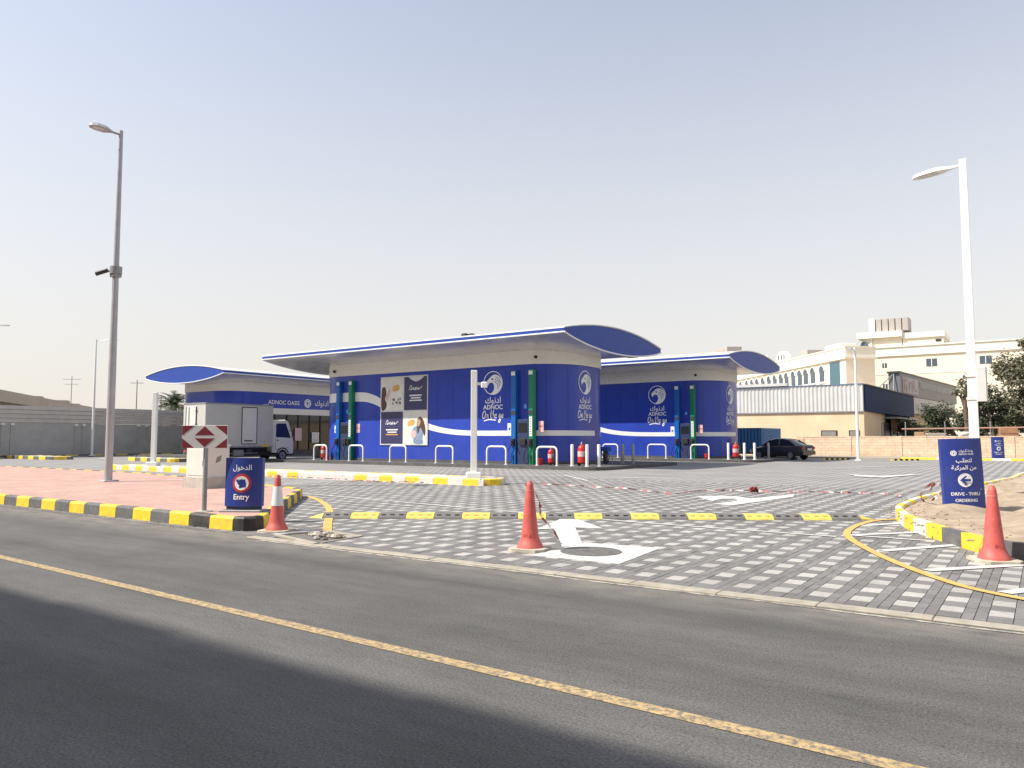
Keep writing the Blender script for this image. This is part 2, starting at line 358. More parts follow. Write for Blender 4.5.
# ------------------------------------------------------------------ ground, road, forecourt
def inside(x, y, poly):
    r = False; n = len(poly)
    for i in range(n):
        (x1, y1), (x2, y2) = poly[i][:2], poly[(i+1) % n][:2]
        if (y1 > y) != (y2 > y) and x < (x2-x1)*(y-y1)/(y2-y1)+x1: r = not r
    return r
def proj(X, Y, Z):
    cx = X*math.cos(HEAD)+Y*math.sin(HEAD); cy = -X*math.sin(HEAD)+Y*math.cos(HEAD); cz = Z-EYE
    d = cy*math.cos(PITCH)+cz*math.sin(PITCH); return (512+FPX*cx/d, 384-FPX*(-cy*math.sin(PITCH)+cz*math.cos(PITCH))/d) if d > .1 else (-9e9, 0)
DUST = mat('dusty_ground', (.34, .29, .23, 1), .95, var=.2, scale=.15, dirt=.3)
structure(MB().box(-2500, 2500, -2500, 2500, -.5, -.03).build('ground', DUST))
road = structure(MB().box(-400, 400, -5.2, 8.7, -.2, 0).build('road', ASPH))
structure(MB().box(-400, 400, -40, -5.2, -.2, .12).build('opposite_pavement', CONC))
structure(strip(MB(), [(x, 4.33-.0305*x*(1 if x > -14 else .8)) for x in range(-120, 60, 2)], .13, .004).build('yellow_centre_line', YLINE))
fore = structure(MB().box(-69.4, 60, 8.1, 71.8, -.2, .0).build('forecourt', FARPAVE))

RISL = spline([(9, 11.6), (4, 11.9), (1.2, 12.15), (-.3, 12.44), (-.8, 13.08), (-1.36, 14.13), (-1.96, 15.49), (-2.25, 16.6), (-2.45, 17.8), (-2.4, 20.6), (-1.85, 26), (-1.0, 32.3), (.4, 40), (9, 41)], 6)
LISL = spline([(-90, 8.3), (-60, 8.3), (-30, 8.3), (-20, 8.3), (-16, 8.3), (-14.6, 8.3), (-13.6, 8.3), (-12.9, 8.3), (-12.3, 8.3), (-11.85, 8.33), (-11.58, 8.5), (-11.6, 8.78), (-11.95, 9.15), (-12.5, 9.7), (-13.2, 10.35), (-14, 11.14), (-15.5, 12.65), (-16.6, 13.75), (-17.4, 14.25), (-20, 14.85), (-28.7, 16.6), (-36, 16.9), (-90, 16.6)], 8)
BEDX0, BEDX1, BEDY0, BEDY1 = -22.1, 4.3, 8.1, 27.04
structure(MB().box(BEDX0, BEDX1, BEDY0, BEDY1, -.1, .004).build('paver_bedding', BED))
MANH = [(-5.95, 8.95), (-4.6, 9.0), (-4.75, 10.65), (-5.95, 10.5)]
LMAN = [(-10.7, 8.3), (-9.3, 7.95), (-9.4, 8.95), (-10.4, 9.15)]
cells = []
x = -2.1-.4*50
while x < BEDX1:
    y = 8.377-.53333
    while y < BEDY1:
        H2 = .53333/2
        cells.append((x, y, .2, H2, 1)); cells.append((x, y+H2, .2, H2, 0))
        for dx in (0, .1):
            off = 0 if dx == 0 else H2/2
            for k in range(2): cells.append((x+.2+dx, y+k*H2+off, .1, H2, 0))
        y += .53333
    x += .4
good = []
for (x, y, w, h, k) in cells:
    y1 = min(y+h, BEDY1); y = max(y, BEDY0+.012); h = y1-y
    if h < .05 or x < BEDX0 or x+w > BEDX1: continue
    cx, cy = x+w/2, y+h/2
    if inside(cx, cy, RISL) and inside(cx+.25, cy+.25, RISL): continue
    if inside(cx, cy, LISL) and inside(cx-.25, cy+.2, LISL): continue
    if inside(cx, cy, LMAN): continue
    px, py = proj(cx, cy, 0)
    vis = 0 < px < 1024 and not inside(cx, cy, MANH)
    good.append(((cx*cx+cy*cy)-(400*0 if not vis else 1e6), cx, cy, w, h, k))
good.sort(key=lambda q: q[0])
def paver_shape(m, x, y, w, h, dz=0, tx=0, ty=0):
    a, b, g, c = w/2-.0015, h/2-.0015, .002, .016+dz
    vs = [(x+sx*a, y+sy*b, -.01) for sx, sy in ((-1, -1), (1, -1), (1, 1), (-1, 1))]
    vs += [(x+sx*(a-g), y+sy*(b-g), c+sx*tx+sy*ty) for sx, sy in ((-1, -1), (1, -1), (1, 1), (-1, 1))]
    return m.add(vs, [(4, 5, 6, 7)]+[(i, (i+1) % 4, 4+(i+1) % 4, 4+i) for i in range(4)])
shared = {}
for q in good[:300]:
    _, cx, cy, w, h, k = q; key = (round(w, 3), round(h, 3), k)
    if key not in shared: shared[key] = paver_shape(MB(), 0, 0, w, h).mesh('paver', PAVW if k else PAVD)
    o = link('paver', shared[key], fore, (cx, cy, rnd.uniform(-.002, .002))); o.rotation_euler = (rnd.uniform(-.006, .006), rnd.uniform(-.008, .008), rnd.uniform(-.01, .01))
for kind, nm, mm in ((1, 'white_paver_field', PAVW), (0, 'grey_paver_field', PAVD)):
    m = MB(); r = []
    for q in good[300:]:
        if q[5] != kind: continue
        paver_shape(m, q[1], q[2], q[3], q[4], rnd.uniform(-.002, .002), rnd.uniform(-.001, .001), rnd.uniform(-.001, .001)); r += [rnd.random()]*5
    o = stuff(m.build(nm, mm, fore)); a = o.data.attributes.new('rnd', 'FLOAT', 'FACE'); a.data.foreach_set('value', r)
# flush concrete edging between road and paving
edge = structure(MB().box(-10.9, 12, 7.885, 8.085, -.15, .008).build('paving_edge', BED))
CREAMK = mat('edging_concrete', (.36, .325, .27, 1), .85, var=.25, scale=5, bump=.2, dirt=.5)
xx = -10.9
while xx < 12:
    L = 1.0; m = MB(); m.bbox(xx+.002, xx+L-.002, 7.89+rnd.uniform(-.012, .012), 8.078, -.05, .022+rnd.uniform(-.004, .004), .008); m.build('edging_stone', CREAMK, edge); xx += L
structure(strip(MB(), [(x*.5, 7.845+.016*math.sin(x*.9)+.012*math.sin(x*2.3)) for x in range(-21, 24)], .06, .005).build('pale_edge_line', mat('worn_cream_line', (.50, .46, .39, 1), .8, var=.3, scale=6, dirt=.9, dscale=.9, dlo=.42, dhi=.6, dcol=(.17, .16, .145, 1))))

# raised islands
def island(name, outline, top, colours, closed=True, hz=.12, inset=.14, step=.66, path=None):
    o = structure(MB().prism([p[:2] for p in outline], -.05, hz).build(name, top)); kerb(path or (outline+[outline[0]] if closed else outline), o, colours, step); return o
def grow(poly, d):
    P = [Vector(p[:2]) for p in poly]; n = len(P); out = []
    for i in range(n):
        t = (P[(i+1) % n]-P[i-1]).normalized(); q = P[i]+Vector((-t.y, t.x))*d
        if min((q-p).length for p in P) > d*.93: out.append(tuple(q))
    return out
LP = [p for p in LISL if p[0] > -75]
o = structure(MB().prism(grow(LISL, .1), -.05, .232).build('pink_pavement', PINK))
i0 = next(i for i, p in enumerate(LP) if p[0] > -13.2 and p[1] < 9)
kerb(LP, o, lambda i: YEL if i % 2 else KGREY, .66)
for ch in o.children:      # the stones at the rounded corner are painted black, not grey
    v = ch.data.vertices[0].co
    if ch.data.materials[0] == KGREY and v.x > -13.3 and v.y < 12: ch.data.materials[0] = KBLACK
# sand island at the right
ro = structure(MB().prism(grow(RISL, .12), -.05, .13).build('sand_island', DUST))
def rcol(i):
    n = len(RSEG); x, y = RSEG[i][1]
    if x > .2: return KGREY if i % 2 else YEL
    if y < 13.6: return YEL if i % 2 else KGREY
    return YEL if i % 2 else KWHITE
RP = RISL; RSEG = resample(RP, .66); kerb(RP, ro, rcol, .66)
SAND = mat('pale_sand', (.36, .28, .20, 1), .95, var=.3, scale=3, bump=.9, bscale=25, dirt=.25)
import mathutils.noise as mn
g = MB(); nx, ny = 70, 130; idx = {}
for i in range(nx):
    for j in range(ny):
        X, Y = -3+i*.16, 11.8+j*.22
        if inside(X, Y, grow(RISL, .17)):
            e = min(1, min((Vector((X, Y))-Vector(p[:2])).length for p in RISL)/1.0)
            idx[i, j] = len(g.v); g.v.append((X, Y, .185+e*(0.13*math.exp(-((X+1.75)**2/.25+(Y-17.35)**2/.5))+.05+.11*mn.noise((X*.7, Y*.7, 0))+0.08*mn.noise((X*2.2, Y*2.2, 3))+.06*mn.noise((X*4.5, Y*4.5, 5)))))
for (i, j) in list(idx):
    q = [(i, j), (i+1, j), (i+1, j+1), (i, j+1)]
    if all(k in idx for k in q): g.face(*[idx[k] for k in q])
s_ = structure(g.build('loose_sand', SAND, smooth=True))
peb = MB()
for k in range(1100):
    X, Y = rnd.uniform(-2.6, 3), rnd.uniform(12.6, 24)
    if not inside(X, Y, grow(RISL, .35)): continue
    r = rnd.uniform(.008, .035); z = .225+.11*mn.noise((X*.7, Y*.7, 0))+.06*mn.noise((X*2.2, Y*2.2, 3))
    peb.lathe([(r*.5, -r*.4), (r, 0), (r*.5, r*.5)], 6, (X, Y, z))
stuff(peb.build('pebbles', mat('pebble', (.33, .25, .19, 1), .9, var=.35, scale=1.5)))
tb = thing('concrete_block', 'white painted concrete block in the sand at the right edge', 'concrete block', (.42, 14.2, .2), R(25)); MB().bbox(-.28, .28, -.3, .3, -.05, .5, .03).build('block', WHITE, tb); MB().tube([(-.1, 0, .48), (-.1, 0, .56), (.1, 0, .56), (.1, 0, .48)], .012, 6).build('lifting_eye', STEEL, tb)
# median island with the short white posts
MED = spline([(-40.3, 21.4), (-39.6, 20.8), (-30, 20.7), (-17, 20.75), (-15.9, 21.0), (-15.5, 21.6), (-16.0, 22.2), (-17.2, 22.4), (-30, 22.2), (-39.6, 22.0)], 6, True)
mo = structure(MB().prism(grow(MED, .1), -.05, .235).build('median_island', mat('median_concrete', (.50, .47, .43, 1), .8, var=.12, scale=2, dirt=.2)))
MSEG = resample(MED+[MED[0]], .66)
kerb(MED+[MED[0]], mo, lambda i: (KWHITE if (i % 2 == 0 or (-24.6 < MSEG[i][1].x < -22.2)) else YEL), .66)
BK = spline([(-54.6, 29.5), (-50, 29.2), (-48.9, 29.3), (-48.6, 29.9), (-49, 30.5), (-54.6, 30.7), (-55.2, 30.1)], 5, True)
bo = structure(MB().prism(grow(BK, .1), -.05, .235).build('entrance_island', MATS['median_concrete']))
kerb(BK+[BK[0]], bo, [YEL, KGREY], .9)
LI = spline([(-74, 27.2), (-65, 27.1), (-61.9, 27.3), (-61.4, 28), (-62, 28.8), (-74, 28.9)], 5, True)
lo = structure(MB().prism(grow(LI, .1), -.05, .235).build('lane_island', MATS['median_concrete'])); kerb(LI+[LI[0]], lo, [YEL, KGREY], .9)
wk = structure(MB().box(-69.9, -69.05, 12, 70, -.1, .115).build('wall_verge', CONC)); kerb([(-69.1, 70), (-69.1, 12)][::-1], wk, [YEL, KBLACK], 1.1, h=.2)
fv = structure(MB().box(-18, 60, 65.6, 71.9, -.1, .11).build('far_verge', DUST)); kerb([(-9.2, 65.5), (30, 65.5)], fv, [YEL, YEL, KWHITE], 1.2, h=.17)

# paint on the paving
ZP = .026
def paint(name, mtl, *paths, z=ZP):
    m = MB()
    for p, w in paths: strip(m, p, w, z)
    return structure(m.build(name, mtl))
paint('white_line', WLINE, ([(-18.4, 15.0), (-14, 14.45), (-10.9, 14.05), (-6.4, 13.55), (-2.9, 13.5)], .11))
paint('yellow_edge_line', YARC, (spline([(-2.2, 17.3), (-2.75, 16.7), (-2.93, 15.7), (-2.9, 14.4), (-2.66, 13.36), (-2.15, 12.13), (-1.61, 11.04), (-.95, 9.98), (-.45, 9.5), (.3, 9.15), (1.5, 8.9), (4, 8.75)], 6), .12), z=ZP+.004)
paint('yellow_lane_line', YARC, (spline([(-17, 14.3), (-15.6, 13.5), (-13.96, 12.35), (-12.6, 11.2), (-11.3, 10.0), (-10.4, 9.2)], 6), .16), z=ZP+.004)
for a, b in (((-2.86, 15.43), (-2.27, 16.45)), ((-2.76, 13.83), (-1.80, 15.0)), ((-2.0, 12.2), (-1.12, 13.6)), ((-1.27, 10.72), (-.3, 11.9)), ((-.42, 9.64), (.6, 11.4)), ((.9, 9.2), (1.9, 11.3))):
    paint('hatch_line', WLINE, ([a, b], .16))
paint('hatch_line', WLINE, ([(-2.67, 13.81), (-1.64, 13.79)], .1), z=ZP+.002)
def arrow(name, pts, mtl=WLINE, z=ZP):
    vs, fs = poly2d(pts); return structure(MB().add([(x, y, z) for x, y in vs], fs).build(name, mtl))
ARROW1 = [(-5.99, 9.86), (-5.70, 10.02), (-7.08, 12.12), (-6.57, 12.26), (-8.27, 13.84), (-7.50, 11.46), (-7.30, 11.76)]
arrow('arrow_marking', ARROW1, WLINE)
arrow('turn_arrow_marking', [(-8.08, 20.44), (-7.11, 19.19), (-7.2, 20.0), (-6.88, 20.3), (-6.6, 19.6), (-6.75, 18.4), (-6.28, 18.2), (-6.1, 19.6), (-5.8, 21.85), (-6.05, 23.04), (-6.35, 21.3), (-6.6, 20.6), (-7.0, 21.0), (-7.6, 21.1)])
arrow('far_arrow_marking', [(-6.7, 35.0), (-5.5, 34.6), (-5.2, 36.2), (-4.6, 38.4), (-5.0, 38.4), (-5.9, 36.0), (-7.4, 36.8), (-6.9, 35.9)])
paint('far_lane_line', WLINE, ([(-17.2, 28.6), (-14.4, 25.6)], .14)); paint('far_lane_line', WLINE, ([(-15.0, 28.3), (-12.1, 29.3)], .14))
paint('far_lane_line', WLINE, ([(-9.5, 44), (-6, 52)], .14)); paint('far_lane_line', WLINE, ([(-60, 30), (-64, 33)], .3))
# round cover in a painted plate
mh = structure(MB().prism(MANH, .005, .022).build('manhole_surround', WLINE))
cvr = MB().lathe([(.44, .015), (.44, .030), (.40, .033), (.40, .030)], 28, (-5.42, 9.72, 0)); cvr.build('manhole_cover', mat('cover_iron', (.13, .125, .12, 1), .8, var=.4, scale=14, bump=.5), mh)
# broken inspection chamber beside the left kerb
fr = structure(MB().prism(LMAN, -.05, .007).build('inspection_chamber', BED))
for a, b in zip(LMAN, LMAN[1:]+LMAN[:1]): MB().slab([(0, 0), (.1, 0), (.1, .03), (0, .03)], lambda p, q, d, a=a, b=b: (a[0]+(b[0]-a[0])*d+p*.3, a[1]+(b[1]-a[1])*d+p, q), 0, 1).build('frame_edge', CREAMK, fr)
for k in range(26):
    X, Y = rnd.uniform(-10.3, -9.5), rnd.uniform(8.4, 8.9); r = rnd.uniform(.03, .09)
    MB().lathe([(r*.6, -.02), (r, r*.3), (r*.55, r*.8)], 6, (X, Y, .01)).build('rubble_stone', rnd.choice([CONC, DUST, BED]), fr)

# ------------------------------------------------------------------ rubber speed bump, bolted sections
bumpA, bumpB = Vector((-12.25, 10.78)), Vector((-3.2, 16.68))
bd = (bumpB-bumpA); nseg = 19; bl = bd.length/nseg; bang = math.atan2(bd.y, bd.x)
bt = thing('speed_bump', 'low yellow and black rubber speed bump across the paved entrance', 'speed bump', (bumpA.x, bumpA.y, .018), bang)
BY = mat('bump_yellow', (.70, .56, .11, 1), .55, var=.16, scale=10, dirt=.3); BG = mat('bump_grey', (.125, .125, .13, 1), .75, var=.2, scale=10, dirt=.3)
prof = [(-.26, 0), (-.24, .034), (-.11, .095), (.11, .095), (.24, .034), (.26, 0)]
segm = {}
for col in (BY, BG):
    m = MB().slab(prof, lambda a, b, d: (d, a, b), .004, bl-.004); m.cur = 1
    for s in (.18, .5, .82):
        for yy in (-.10, .10): m.add([(bl*s+u, yy*1.7+v*.7, .067+(-v if yy > 0 else v)*.33+.006) for u, v in ((-.045, -.03), (.045, -.03), (.045, .03), (-.045, .03))], [(0, 1, 2, 3)])
    segm[col] = m.mesh('bump_section', [col, BLACK if col is BG else mat('bump_stud_yellow', (.42, .31, .06, 1), .6)])
for i in range(nseg): link('bump_section', segm[BG if i % 2 == 0 else BY], bt, (i*bl, 0, rnd.uniform(0, .004)))
for s, x0 in ((-1, -.004), (1, nseg*bl+.004)):
    m = MB().add([(x0, a, b) for a, b in prof]+[(x0+s*.32, a*.35, 0) for a, b in prof], [(i, i+1, 7+i, 6+i) for i in range(5)]+[tuple(range(6))]); m.build('end_cap', BY, bt)

# ------------------------------------------------------------------ traffic cones
def cone(label, loc, rz, sleeve, lean=0):
    t = thing('traffic_cone', label, 'traffic cone', loc, rz, 'traffic cones'); t.rotation_euler = (lean, 0, rz)
    m = MB(); a = .27; pts = [(-a, -a+.09), (-a+.09, -a), (a-.09, -a), (a, -a+.09), (a, a-.09), (a-.09, a), (-a+.09, a), (-a, a-.09)]; m.prism(pts, 0, .04)
    m.build('base', mat('cone_base', (.50, .45, .36, 1), .8, var=.2, scale=8, dirt=.5), t)
    rad = lambda z: .145-(z-.04)*.104
    m = MB().lathe([(.195, .04), (.185, .08), (.155, .125), (rad(.2), .2), (rad(.5), .5), (rad(.93), .93), (.045, .97), (.03, .985), (.028, 1.0)], 24); body = m.build('body', CONE, t, True)
    if sleeve: MB().lathe([(rad(.46)+.004, .46), (rad(.8)+.004, .8)], 24).build('reflective_sleeve', CONEW, body, True)
    else:
        MB().lathe([(rad(.86)+.004, .86), (rad(.875)+.004, .875)], 24).build('collar_band', mat('faded_red', (.66, .22, .18, 1), .6), body, True)
        m = MB()
        m.box(-.05, .05, -rad(.24)-.004, -rad(.24)+.03, .2, .24)
        m.build('moulded_mark', CONE, body)
    return t
cone('red cone with white reflective sleeve beside the black kerb corner', (-11.17, 8.72, .0), R(20), True)
c2 = cone('plain red cone on the paving left of the round cover, tape hanging from it', (-6.24, 9.37, .018), R(12), False)
cone('plain red cone standing against the kerb of the sand island', (-.62, 12.02, .018), R(30), False, R(1))

# ------------------------------------------------------------------ the fuel kiosks and the shop: one shell, three buildings
XL, XR, DEP, RC = -22.2, -1.9, 6.6, 2.6            # walls; the roof runs from x -24.5 to 0
def wallpt(u, z, off=0.0):
    """u follows the front wall (y = 0) and wraps round both rounded ends"""
    q = math.pi/2*RC
    if u > XR-RC:
        a = (u-(XR-RC))/RC
        if a <= math.pi/2: return (XR-RC+(RC+off)*math.sin(a), RC-(RC+off)*math.cos(a), z)
        return (XR+off, RC+(u-(XR-RC)-q), z)
    if u < XL+RC:
        a = (XL+RC-u)/RC
        if a <= math.pi/2: return (XL+RC-(RC+off)*math.sin(a), RC-(RC+off)*math.cos(a), z)
        return (XL-off, RC+(XL+RC-u-q), z)
    return (u, -off, z)
def outline(off=0.0, n=10):
    P = []
    for cx, cy, a0 in ((XR-RC, RC, -90), (XR-RC, DEP-RC, 0), (XL+RC, DEP-RC, 90), (XL+RC, RC, 180)):
        for k in range(n+1):
            a = R(a0+90*k/n); P.append((cx+(RC+off)*math.cos(a), cy+(RC+off)*math.sin(a)))
    return P
YC, YH = 3.3, 6.0
up = lambda s: 7.36+.62*(1-s*s)
dn = lambda s: 7.10-.64*(1-s*s)**.9
def shell(t, lo=0.17):
    # plinth kerb
    P = []
    for cx, cy, a0 in ((.4, -1.0, -90), (.4, 7.6, 0), (-24.9, 7.6, 90), (-24.9, -1.0, 180)):
        for k in range(7): a = R(a0+15*k); P.append((cx+1.2*math.cos(a), cy+1.2*math.sin(a)))
    pl = MB().prism(P, -.05, lo).build('plinth', PLINTH, t)
    MB().prism(outline(.06), 5.86, 6.75).build('fascia_band', CREAM, t, True)
    ss = [-1+2*k/24 for k in range(25)]; Y = lambda s: YC+YH*s
    m = MB()                                       # white upper skin, closed against a core
    top = [(Y(s), up(s)) for s in ss]; und = [(Y(s), up(s)-.06) for s in reversed(ss)]
    m.slab(top+und, lambda a, b, d: (d, a, b), -24.5, 0); rt = m.build('roof_skin', PANELW, t)
    core = [(Y(s)*.998+.01, up(s)-.064) for s in ss]+[(Y(s)*.998+.01, dn(s)+.03) for s in reversed(ss)]
    MB().slab(core, lambda a, b, d: (d, a, b), -24.46, -.04).build('roof_edge', NAVY, t)
    for x0, x1 in ((-24.5, -24.462), (-.038, 0)):
        MB().slab([(Y(s), up(s)-.07) for s in ss]+[(Y(s), dn(s)+.0) for s in reversed(ss)], lambda a, b, d: (d, a, b), x0, x1).build('roof_end', NAVY, t)
    for k in range(10):                            # soffit panels with open joints
        x0, x1 = -24.44+k*2.44+.008, -24.44+(k+1)*2.44-.008
        lowr = [(Y(s), dn(s)) for s in ss]; hi = [(Y(s), dn(s)+.026) for s in reversed(ss)]
        MB().slab(lowr+hi, lambda a, b, d: (d, a, b), x0, x1).build('soffit_panel', SOFFIT, t)
    for x in (-24.53, .03):
        MB().tube([(x, Y(s), dn(s)) for s in ss], .045, 6).build('end_trim', PANELW, t)
        MB().tube([(x, Y(s), up(s)-.01) for s in ss], .04, 6).build('end_trim', PANELW, t)
    for s in (-1, 1): MB().tube([(-24.5, YC+s*(YH+.015), dn(1)-.01), (0, YC+s*(YH+.015), dn(1)-.01)], .045, 6).build('edge_trim', PANELW, t)
    return rt
def decal(name, mtl, t, vs, fs, u0, z0, off=.012, fn=None):
    return flat(MB(), vs, fs, lambda a, b: (fn or wallpt)(u0+a, z0+b, off)).build(name, mtl, t)
FALC = spline([(-.66, .10), (-.50, .30), (-.30, .46), (-.02, .66), (.36, .68), (.72, .48), (.93, .1), (.90, -.35), (.62, -.74), (.15, -.96), (-.3, -.92), (-.05, -.78), (.12, -.5), (.12, -.22), (0, -.02), (-.2, .04), (-.42, -.06), (-.52, -.22), (-.60, -.05)], 4, True)
def finer(vs, fs, lim):
    V, out = [tuple(v) for v in vs], []
    st = [(f[0], f[i], f[i+1]) for f in fs for i in range(1, len(f)-1)]
    while st:
        a, b, c = st.pop(); e = sorted(((math.dist(V[p], V[q]), p, q, r) for p, q, r in ((a, b, c), (b, c, a), (c, a, b))))[-1]
        if e[0] <= lim: out.append((a, b, c)); continue
        _, p, q, r = e; V.append(((V[p][0]+V[q][0])/2, (V[p][1]+V[q][1])/2)); k = len(V)-1; st += [(p, k, r), (k, q, r)]
    return V, out
def falcon(t, u, z, r, fn=None):
    vs, fs = ring2d(r*.93, r, 44); d = decal('emblem_ring', PRINTW, t, vs, fs, u, z, .014, fn)
    vs, fs = finer(*poly2d([(a*r, b*r) for a, b in FALC]), .2); decal('falcon_head', PRINTW, d, vs, fs, u, z, .016, fn)
    vs, fs = disc2d(r*.085, 10); decal('eye', NAVY, d, vs, fs, u-.06*r, z+.32*r, .026, fn)
    for pts in (((.30, .52), (.62, .32), (.80, -.05)), ((.22, .30), (.58, .1), (.72, -.3)), ((.16, .12), (.48, -.12), (.55, -.5))):
        vs, fs = ribbon2d([(a*r, b*r) for a, b in pts], .05*r, 5); decal('feather_line', NAVY, d, vs, fs, u, z, .026, fn)
ONTHEGO = [[(.55, .9), (.2, .75), (.05, .3), (.25, .05), (.6, .2), (.75, .6), (.6, .9), (.5, .92)], [(.9, .1), (1.0, .5), (1.02, .15), (1.2, .5), (1.35, .45), (1.35, .1), (1.5, .1)],
           [(2.15, .95), (2.0, .3), (2.1, .05), (2.3, .15)], [(1.85, .62), (2.35, .68)], [(2.65, 1.0), (2.5, .1), (2.6, .4), (2.8, .5), (2.85, .1), (3.0, .1)], [(3.05, .3), (3.3, .35), (3.25, .55), (3.05, .35), (3.15, .08), (3.45, .15)],
           [(4.3, .5), (4.05, .5), (3.95, .25), (4.1, .1), (4.3, .5), (4.25, -.2), (4.0, -.45), (3.85, -.25), (4.4, .1)], [(4.75, .5), (4.5, .3), (4.6, .08), (4.85, .2), (4.75, .5), (4.95, .45)], [(.4, -.25), (1.6, -.1), (3.2, -.18)]]
def lockup(t, u, z=4.88, r=.70):
    falcon(t, u, z, r)
    vs, fs, w = text2d(ARB['adnoc'], .50, .012); decal('arabic_name', PRINTW, t, vs, fs, u, z-1.18)
    vs, fs, w = text2d('ADNOC', .38, .02); decal('latin_name', PRINTW, t, vs, fs, u, z-1.55)
    m = MB()
    for st in ONTHEGO:
        vs, fs = ribbon2d([((a-2.5)*.31, b*.5) for a, b in st], .055, 5); flat(m, vs, fs, lambda a, b: wallpt(u+a, z-2.1+b, .012))
    m.build('script_slogan', PRINTW, t)
PBLUE = mat('pump_blue', (.006, .12, .42, 1), .35, var=.08); PGREEN = mat('pump_green', (.008, .19, .10, 1), .35, var=.08)
def pump(t, X, mtl, label_strip):
    q = MB().bbox(X-.17, X+.17, -.34, -.02, .17, 5.52, .03).build('pump_column', mtl, t)
    MB().box(X-.13, X+.13, -.352, -.338, 5.22, 5.44).build('grade_plate', PANELW, q)
    MB().box(X-.13, X+.13, -.352, -.338, 2.95, 3.2).build('display', DARKM, q)
    if label_strip:
        l = MB().box(X-.09, X+.09, -.350, -.338, 1.75, 2.85).build('label_strip', PANELW, q)
        stuff_print = MB()
        for k in range(7): stuff_print.box(X-.055, X+.04, -.355, -.349, 1.85+k*.14, 1.91+k*.14)
        stuff(stuff_print.build('label_print', STEEL, l))
    n = MB().bbox(X-.13, X+.13, -.46, -.335, 1.2, 1.62, .03); n.tube([(X-.02, -.44, 1.55), (X+.02, -.56, 1.4), (X+.06, -.6, 1.25)], .035, 6); n.build('nozzle', BLACK, q)
    h = MB().tube(spline([(X, -.46, 1.3), (X-.25, -.5, .95), (X-.38, -.5, .5), (X-.25, -.46, .26), (X-.05, -.42, .35), (X+.02, -.36, .7)], 5), .026, 6, True); h.build('hose', BLACK, q, True)
def poster(t):
    fr = MB().box(-15.62, -11.52, -.06, -.012, 1.2, 5.62).build('poster_frame', mat('poster_frame', (.62, .62, .64, 1), .4), t)
    PN = mat('poster_navy', (.045, .045, .115, 1), .4, var=.05); PC = mat('poster_cream', (.72, .70, .64, 1), .4, var=.12, scale=1.2)
    SK = mat('print_skin', (.50, .30, .21, 1), .5); HR = mat('print_hair', (.09, .045, .03, 1), .5); CL = mat('print_denim', (.22, .30, .42, 1), .5, var=.3, scale=9); OR = mat('print_orange', (.62, .36, .10, 1), .5); PK = mat('print_pink', (.62, .42, .42, 1), .5, var=.25, scale=6)
    for i, (x0, x1, z0, z1, c) in enumerate(((-15.55, -13.62, 3.42, 5.54, PC), (-13.52, -11.59, 3.42, 5.54, PN), (-15.55, -13.62, 1.28, 3.34, PN), (-13.52, -11.59, 1.28, 3.34, PC))):
        p = MB().box(x0, x1, -.068, -.058, z0, z1).build('poster_panel', c, fr); cx, w, h = (x0+x1)/2, x1-x0, z1-z0
        def put(name, mtl, poly, lay):
            vs, fs = poly2d(spline(poly, 4, True)); flat(MB(), vs, fs, lambda a, b: (x0+a*w, -.068-.003*lay, z0+b*h)).build(name, mtl, p)
        if c is PN:
            m = MB()
            vs, fs = ribbon2d([(.22, .60), (.30, .74), (.34, .66), (.28, .60), (.38, .64), (.45, .68), (.41, .62), (.47, .62), (.54, .69), (.50, .60), (.57, .64), (.64, .67), (.60, .61), (.68, .63), (.80, .70)], .018, 5); flat(m, vs, fs, lambda u, v: (x0+u*w, -.072, z0+v*h))
            m.build('script_print', PRINTW, p)
            for k in range(3): MB().box(x0+(.24+.06*(k % 2))*w, x0+(.78-.05*(k % 2))*w, -.072, -.0685, z0+(.42-.075*k)*h, z0+(.455-.075*k)*h).build('print_line', OR if (i == 2 and k == 2) else PRINTW, p)
            if i == 1: put('print_dome', MATS['poster_frame'], [(.2, .99), (.4, .88), (.6, .86), (.85, .97), (.8, .998), (.5, .998), (.25, .998)], 1)
        elif i == 0:
            put('print_figure', HR, [(.02, .04), (.02, .6), (.08, .72), (.2, .7), (.24, .5), (.18, .35), (.26, .22), (.2, .05)], 1)
            put('print_arm', PK, [(.2, .35), (.34, .62), (.42, .68), (.4, .5), (.3, .34)], 2); put('print_tag', OR, [(.55, .58), (.56, .74), (.8, .78), (.82, .62)], 1)
            m = MB()
            for k in range(9): a = rnd.uniform(.42, .85); b = rnd.uniform(.12, .5); m.box(x0+a*w, x0+(a+.08)*w, -.072, -.0685, z0+b*h, z0+(b+.07)*h)
            stuff(m.build('print_goods', STEEL, p))
        else:
            put('print_figure', CL, [(.45, .02), (.44, .3), (.38, .42), (.5, .52), (.75, .56), (.9, .4), (.82, .2), (.84, .02)], 1)
            put('print_hair', HR, [(.62, .3), (.58, .6), (.62, .78), (.75, .82), (.86, .72), (.95, .45), (.92, .24), (.82, .4), (.72, .5)], 2)
            put('print_face', SK, [(.6, .58), (.6, .72), (.68, .76), (.74, .68), (.7, .56), (.64, .53)], 3); put('print_bag', PK, [(.36, .2), (.34, .36), (.5, .42), (.56, .24)], 3)
            put('print_tag', OR, [(.2, .55), (.2, .68), (.45, .74), (.46, .6)], 1)
